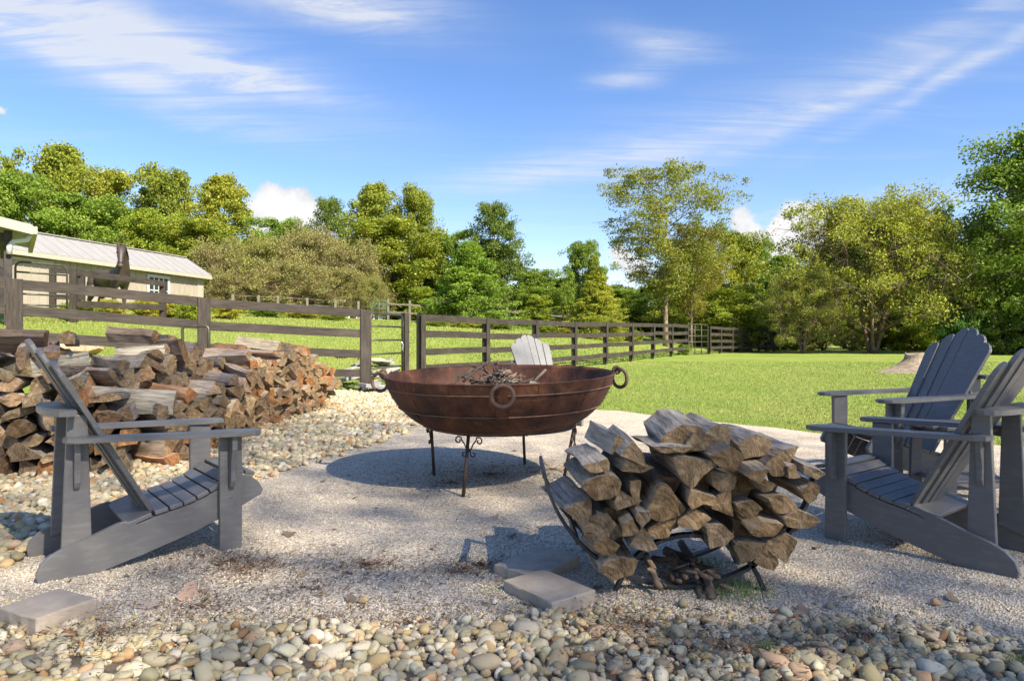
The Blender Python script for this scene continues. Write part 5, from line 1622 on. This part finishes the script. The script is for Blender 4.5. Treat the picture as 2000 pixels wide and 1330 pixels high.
for (px, top, wd_, Y, sp, c, lab) in (
        (18, 292, 75, 62, 'column', OL, T_OL), (125, 288, 190, 66, 'broad2', OL, T_OL), (230, 335, 150, 64, 'broad3', OL2, T_OL), (325, 328, 170, 62, 'broad1', OL, T_OL), (438, 346, 160, 60, 'broad2', OL2, T_OL),
        (40, 340, 190, 54, 'broad1', GR, T_GR), (165, 385, 190, 55, 'broad3', GR, T_GR), (290, 410, 190, 55, 'broad1', YG, T_OL), (400, 430, 190, 54, 'broad3', OL, T_OL), (-60, 330, 200, 55, 'broad2', GR, T_GR),
        (545, 430, 120, 56, 'broad3', GR, T_DG), (645, 388, 110, 58, 'airy', DG, T_DG), (735, 362, 150, 52, 'broad2', OL, T_OL), (815, 368, 130, 53, 'broad1', OL, T_OL), (770, 430, 200, 50, 'broad3', OL, T_OL),
        (965, 397, 135, 50, 'airy', DG, T_DG), (960, 470, 190, 52, 'broad1', DG, T_DG), (875, 455, 120, 53, 'broad3', GR, T_DG), (1050, 530, 140, 50, 'broad1', GR, T_DG), (1138, 472, 105, 58, 'broad1', GR, T_DG), (1215, 565, 130, 52, 'broad3', GR, T_DG),
        (1360, 470, 170, 47, 'airy', OL2, T_OL), (1430, 455, 130, 50, 'broad3', OL, T_OL), (1480, 470, 100, 58, 'broad1', GR, T_DG), (1420, 560, 190, 44, 'broad1', YG, T_OL), (1530, 500, 130, 54, 'broad2', GR, T_DG),
        (1650, 470, 210, 58, 'broad1', GR, T_DG), (1770, 430, 160, 56, 'broad2', OL, T_OL), (1825, 410, 42, 54, 'column', OL, T_OL), (1848, 402, 42, 54, 'column', DG, T_DG), (1900, 470, 150, 50, 'broad1', DG, T_DG), (2080, 380, 220, 58, 'broad2', DG, T_DG),
        (830, 520, 170, 60, 'broad2', DG, T_DG), (930, 545, 170, 61, 'broad1', OL, T_OL), (1020, 560, 170, 60, 'broad3', DG, T_DG), (1100, 545, 170, 62, 'broad2', OL, T_OL), (1190, 560, 170, 60, 'broad1', DG, T_DG),
        (1270, 560, 170, 58, 'broad2', DG, T_DG), (1350, 545, 170, 60, 'broad3', OL, T_OL), (1570, 540, 180, 60, 'broad1', OL, T_OL), (1720, 520, 190, 60, 'broad2', DG, T_DG), (1960, 440, 200, 56, 'broad1', DG, T_DG), (500, 470, 180, 62, 'broad2', OL, T_OL), (620, 470, 180, 60, 'broad1', DG, T_DG),
        (-160, 380, 200, 60, 'broad1', OL, T_OL), (2200, 430, 240, 55, 'broad3', GR, T_DG)):
    ph = ('behind the stable roof' if px < 480 else 'behind the twiggy brownish shrubs' if px < 700 else 'between the twiggy shrubs and the bright conifer' if px < 850 else 'behind the bright green conifer' if px < 1060
          else 'behind the yellowish conifer' if px < 1240 else 'around the tall pale-trunked tree' if px < 1500 else 'behind the wide multi-stemmed tree' if px < 1860 else 'behind the tall dense tree')
    tall = 'tall ' if top < 420 else 'low ' if top > 500 else ''
    cn = {id(OL): 'olive green', id(OL2): 'yellowish olive', id(GR): 'fresh green', id(DG): 'dark green', id(YG): 'yellow-green'}[id(c)]
    sn = {'column': 'narrow upright', 'airy': 'open-crowned'}.get(sp, 'broadleaf')
    tree(px, top, wd_, Y, sp, c, tall + cn + ' ' + sn + ' tree ' + ph, 'broadleaf_tree', BG)
tree(2050, 240, 380, 37, 'bigright', (0.195, 0.29, 0.045), 'tall dense green tree at the edge of the lawn beyond the grey chairs', 'broadleaf_tree', rot=0.4)
tree(916, 474, 190, 36, 'conifer', (0.22, 0.335, 0.045), 'bright green feathery conifer with a broad pointed crown behind the fence', 'conifer_tree', rot=1.0)
tree(1165, 530, 135, 37, 'conifer', (0.33, 0.36, 0.042), 'yellowish feathery conifer behind the board fence', 'conifer_tree', rot=2.0)
tree(1160, 500, 90, 46, 'conifer', (0.24, 0.30, 0.04), 'yellow-green slender conifer rising behind the yellowish one', 'conifer_tree', rot=4.0)
tree(828, 560, 62, 40, 'column', YG, 'small yellow-green columnar tree on one side of the bright conifer', 'broadleaf_tree')
tree(1052, 575, 60, 40, 'column', YG, 'small yellow-green columnar tree between the green and the yellow conifer', 'broadleaf_tree')
tree(1300, 322, 262, 39, 'walnut', (0.25, 0.28, 0.05), 'tall open feathery tree with a pale bare trunk behind the fence', 'broadleaf_tree', bark=(1.9, 1.75, 1.5, 1), rot=0.9)
tree(1350, 440, 150, 41, 'walnut', (0.25, 0.24, 0.042), 'smaller feathery tree tangled beside the tall pale-trunked tree', 'broadleaf_tree', bark=(1.3, 1.2, 1.05, 1), rot=3.0)
tree(1705, 382, 350, 40, 'crab', (0.31, 0.345, 0.050), 'wide multi-stemmed tree with yellowing leaves on the lawn edge', 'broadleaf_tree', bark=(1.25, 1.15, 1.0, 1), rot=0.3)
tree(1568, 530, 170, 39.5, 'crab', (0.28, 0.31, 0.055), 'smaller multi-stemmed tree beside the wide yellowing one', 'broadleaf_tree', bark=(1.4, 1.3, 1.15, 1), rot=2.2)
SG = 'twiggy brownish shrubs beyond the paddock'
for q_, (px, top, wd_, Y) in enumerate(((430, 468, 160, 47), (520, 462, 170, 46), (600, 442, 190, 47), (690, 470, 160, 45), (560, 505, 200, 43), (655, 520, 190, 42), (725, 540, 90, 41), (465, 530, 150, 44))):
    tree(px, top, wd_, Y, 'twiggy', random.choice([BR, BR, (0.29, 0.30, 0.075)]), ('tall' if top < 475 else 'low') + ' brownish olive twiggy shrub ' + ('beside the end wall of the stable' if px < 530 else 'in the middle of the thicket' if px < 640 else 'beside the dark gap near the conifer'), 'twiggy_shrub', SG, bark=(1.25, 1.05, 0.8, 1))
UG = 'undergrowth shrubs along the wood edge'
uc = [(0.10, 0.155, 0.035), OL, YG, GR, DG, BR]
for i, px in enumerate(range(780, 2160, 42)):
    Y = random.uniform(46, 52) if px < 1500 else random.uniform(43, 50)
    if 1480 < px < 1990 : Y = random.uniform(45, 51)
    tree(px + random.uniform(-15, 15), random.uniform(585, 632), random.uniform(80, 130), Y, random.choice(['shrub1', 'shrub2', 'shrub2', 'twiggy']), random.choice(uc), 'green undergrowth shrub at the edge of the wood', 'undergrowth_shrub', UG)
for i, (px, top, wd_, Y, c, sp) in enumerate(((1905, 560, 120, 38, GR, 'shrub1'), (1975, 545, 150, 39, GR, 'shrub2'), (1880, 610, 90, 37, (0.10, 0.22, 0.05), 'shrub1'), (1940, 600, 110, 36.5, DG, 'shrub2'), (2030, 590, 130, 36, GR, 'shrub1'))):
    tree(px, top, wd_, Y, sp, c, 'dense green shrub under the tall tree beyond the grey chairs', 'green_shrub', 'green shrubs under the tall tree')
for (px, top, wd_, Y, c) in ((150, 588, 70, 20, YG), (215, 585, 60, 22, YL), (285, 586, 70, 23, YL), (345, 578, 90, 24, YL), (375, 582, 70, 22, YG), (445, 590, 60, 26, YL), (520, 600, 70, 30, GR), (590, 604, 70, 31, YL), (650, 612, 60, 31, YG), (625, 606, 60, 33, GR)):
    tree(px, top, wd_, Y, 'shrub1', c, 'low yellowish flowering weed clump growing in the paddock', 'weed_shrub', 'weed clumps in the paddock')
for (px, top, wd_, Y, c) in ((848, 628, 60, 33, YG), (905, 630, 60, 34, YL), (960, 632, 60, 35, YG), (1065, 636, 50, 37, YG), (1110, 640, 60, 37, YL), (1335, 672, 34, 33.5, GR), (1165, 640, 50, 38, YG), (1235, 645, 60, 39, YG)):
    tree(px, top, wd_, Y, 'shrub2', c, 'low green and yellow weed clump seen through the board fence', 'weed_shrub', 'weed clumps behind the lawn fence')
# shade tree behind the photographer, off to the side the sun comes from
wood, crown, zm, rm = gen_tree(31, 19, 4.8, 0.62, 'dome', 40, 8, 9000, 0.13, 1.7, trunk_r=0.12, rise=0.3, gap=0.7, wild=0.3)
for (x, y, s, rz) in ((10.4, -7.3, 1.0, 0.0), (14.2, -10.6, 0.97, 2.0)):
    rt = empty('shade_tree', (x, y, 0), rz); rt.scale = (s, s, s)
    a = link('trunk', wood, None, rt); c = link('crown', crown, None, rt); c.color = (0.06, 0.11, 0.02, 1)
    tag(rt, 'large broadleaf tree whose crown shades the gravel patio', 'tree', 'shade trees over the patio')

# ------------------------------------------------------------------ lawn blades, tufts, leaves, litter
def blades(name, X, Y, Z, hgt, wdt, colr, lean=0.5):
    n = len(X)
    a = RNG.uniform(0, 6.28, n); l = RNG.uniform(0, lean, n)
    B = np.stack([X, Y, Z], 1)
    side = np.stack([np.cos(a), np.sin(a), np.zeros(n)], 1) * (wdt * RNG.uniform(.6, 1.3, n))[:, None]
    a2 = RNG.uniform(0, 6.28, n)
    tip = B + np.stack([np.cos(a2) * l, np.sin(a2) * l, np.ones(n)], 1) * (hgt * RNG.uniform(.5, 1.2, n))[:, None]
    me = poly_mesh_np(name, np.stack([B - side, B + side, tip], 1), 3)
    me.materials.append(M['blade'])
    return me
n = 170000
yy = 5.2 + RNG.random(n) ** 2.2 * 22
xx = -1.6 + RNG.random(n) * (yy * 0.82 + 1.6)
ed = np.array([lawn_edge(a) for a in xx])
keep = yy > ed - np.abs(RNG.normal(0, 0.11, n))
xx, yy = xx[keep], yy[keep]
fx = -1.9 + (yy - 15) * 0.558
keep = xx > fx - 6
xx, yy = xx[keep], yy[keep]
zz = np.array([h_ground(a, b) for a, b in zip(xx, yy)]) - 0.004
o = link('lawn_grass', blades('lawn_grass', xx, yy, zz, 0.022 + 0.0007 * yy, 0.0032 + 0.0005 * yy, None)); o.color = (0.31, 0.37, 0.075, 1)
kind(o, 'stuff'); o['label'] = 'short mown sunlit lawn grass'
n = 70000
yy = 11.5 + RNG.random(n) ** 1.5 * 24; xx = -yy * 0.76 + RNG.random(n) * (yy * 0.76 + 8)
keep = xx < -1.9 + (yy - 15) * 0.558 - 0.3
keep &= yy > np.array([lawn_edge(max(-8.9, a)) for a in xx])
xx, yy = xx[keep], yy[keep]
zz = np.array([h_ground(a, b) for a, b in zip(xx, yy)]) - 0.004
o = link('paddock_grass', blades('paddock_grass', xx, yy, zz, 0.035 + 0.001 * yy, 0.005 + 0.0007 * yy, None)); o.color = (0.30, 0.34, 0.06, 1)
kind(o, 'stuff'); o['label'] = 'uneven sunlit grass of the horse paddock'
def tuft(x, y, rad, n, hgt, colr, label, name='grass_tuft', group='grass tufts in the gravel'):
    rd = RNG.random(n) ** 0.7 * rad; a = RNG.uniform(0, 6.28, n)
    X, Y = rd * np.cos(a), rd * np.sin(a)
    Z = np.array([pad_z(x + p, y + q) for p, q in zip(X, Y)]) - 0.004
    o = link(name, blades(name, X, Y, Z, np.full(n, hgt), np.full(n, 0.0018), None, 1.0)); o.location = (x, y, 0); o.color = (*colr, 1)
    tag(o, label, 'grass', group)
TG = 'sparse green grass tuft growing in the gravel by the log rack'
for (px, py, rad, n, hg_) in ((1450, 1165, 0.10, 420, .05), (1420, 1180, 0.08, 260, .035), (985, 1150, 0.05, 90, .02), (960, 1165, 0.05, 90, .018), (1070, 1200, 0.06, 130, .02), (1170, 1225, 0.07, 120, .018), (1310, 1160, 0.06, 130, .03), (1250, 1210, 0.06, 90, .018), (1380, 1110, 0.06, 140, .03), (940, 1120, .06, 60, .018)):
    p = onground(px, py); tuft(p.x, p.y, rad * 1.3, int(n * 0.6), hg_, (0.19, 0.29, 0.08), TG)
for (px, py) in ((1500, 1290), (1985, 1320), (560, 675)):
    if py < 800:
        continue
    p = onground(px, py); tuft(p.x, p.y, 0.035, 120, .045, (0.12, 0.24, 0.04), 'bright green weed sprouting among the river stones', 'weed', 'weeds among the river stones')
# fallen leaves
def leaf_obj_mesh(seed):
    g = random.Random(seed)
    n = 11
    V = []
    lob = g.choice([3, 5, 0])
    for i in range(n * 2):
        a = 6.283 * i / (n * 2)
        rad = 0.5 * (1 + (0.28 * math.cos(lob * a) if lob else 0)) * g.uniform(.88, 1.1)
        x, y = rad * math.cos(a), rad * 0.72 * math.sin(a)
        V.append((x, y, 0.30 * x * x + 0.5 * y * y * g.uniform(.4, 1) + g.uniform(-.02, .02)))
    V.append((0, 0, 0.0))
    Fc = [(len(V) - 1, i, (i + 1) % (n * 2)) for i in range(n * 2)]
    m_ = pymesh('dead_leaf', V, Fc, True); m_.materials.append(M['deadleaf'])
    return m_
DL = [leaf_obj_mesh(i) for i in range(6)]
rr = random.Random(55)
def leaf_at(x, y, s, c, label, group):
    o = link('dead_leaf', rr.choice(DL)); o.location = (x, y, pad_z(x, y) + 0.006); o.rotation_euler = (rr.gauss(0, .3), rr.gauss(0, .3), rr.uniform(0, 6.28)); o.scale = (s, s, s); o.color = c
    tag(o, label, 'leaf', group)
for (px, py, s, c, lab) in ((290, 1200, .075, (1.7, 1.7, 1.9, 1), 'pale grey dead leaf on the gravel beside the thick paver'), (370, 1180, .10, (1.7, 1.45, 1.4, 1), 'large pinkish dead leaf on the gravel near the thick paver'), (402, 1187, .06, (1.9, 1.75, .8, 1), 'yellow fallen leaf next to the large pinkish leaf'),
                            (565, 1055, .07, (.75, .7, .7, 1), 'curled dark brown leaf on the gravel between the chair and the fire bowl'), (1000, 1335, .05, (1.2, 1, .8, 1), 'brown leaf between the river stones')):
    p = onground(px, min(py, 1325)); leaf_at(p.x, p.y, s, c, lab, None)
for i in range(120):
    px, py = rr.uniform(60, 1950), 690 + 620 * rr.random() ** 0.6
    if py < 860 or py > 1310: continue
    p = onground(px, py)
    t = rr.uniform(.6, 1.5)
    leaf_at(p.x, p.y, rr.uniform(.02, .055), (t, t * rr.uniform(.85, 1.0), t * rr.uniform(.75, 1.0), 1), 'small brown dead leaf scattered on the gravel and stones', 'dead leaves scattered over the patio')
# matted brown litter, uncountable
segs = []
for (px, py, rad, n) in ((960, 935, .55, 900), (1080, 925, .5, 700), (880, 950, .35, 400), (480, 1125, .22, 420), (450, 1110, .18, 260), (715, 1115, .16, 260), (905, 1125, .14, 200), (940, 1115, .10, 160), (395, 1200, .13, 160), (620, 1225, .16, 180), (1060, 1235, .3, 420), (1240, 1250, .22, 320), (1420, 1300, .2, 260), (1700, 1280, .22, 260), (800, 1230, .2, 200), (200, 1270, .25, 260), (1750, 1075, .25, 120), (600, 1160, .3, 160), (1000, 1060, .4, 160), (1650, 1180, .4, 120)):
    p = onground(px, py)
    n = n * 3
    rd = np.abs(RNG.normal(0, 0.9, n)) * rad; a = RNG.uniform(0, 6.28, n)
    X, Y = p.x + rd * np.cos(a) * 1.4, p.y + rd * np.sin(a)
    th = RNG.uniform(0, 6.28, n); L = RNG.uniform(.003, .012, n); wv_ = RNG.uniform(.0007, .0022, n)
    Z = np.array([pad_z(q, s) for q, s in zip(X, Y)]) + RNG.uniform(.004, .012, n) + (0.03 if py > 1235 else 0)
    d = np.stack([np.cos(th), np.sin(th), RNG.normal(0, .25, n)], 1) * L[:, None]; s_ = np.stack([-np.sin(th), np.cos(th), RNG.normal(0, .4, n)], 1) * wv_[:, None]
    B = np.stack([X, Y, Z], 1)
    segs.append(np.stack([B - d - s_, B + d - s_, B + d + s_, B - d + s_], 1))
me = poly_mesh_np('leaf_litter', np.concatenate(segs), 4); me.materials.append(M['litter'])
o = kind(link('leaf_litter', me), 'stuff'); o['label'] = 'matted brown leaf litter on the gravel'
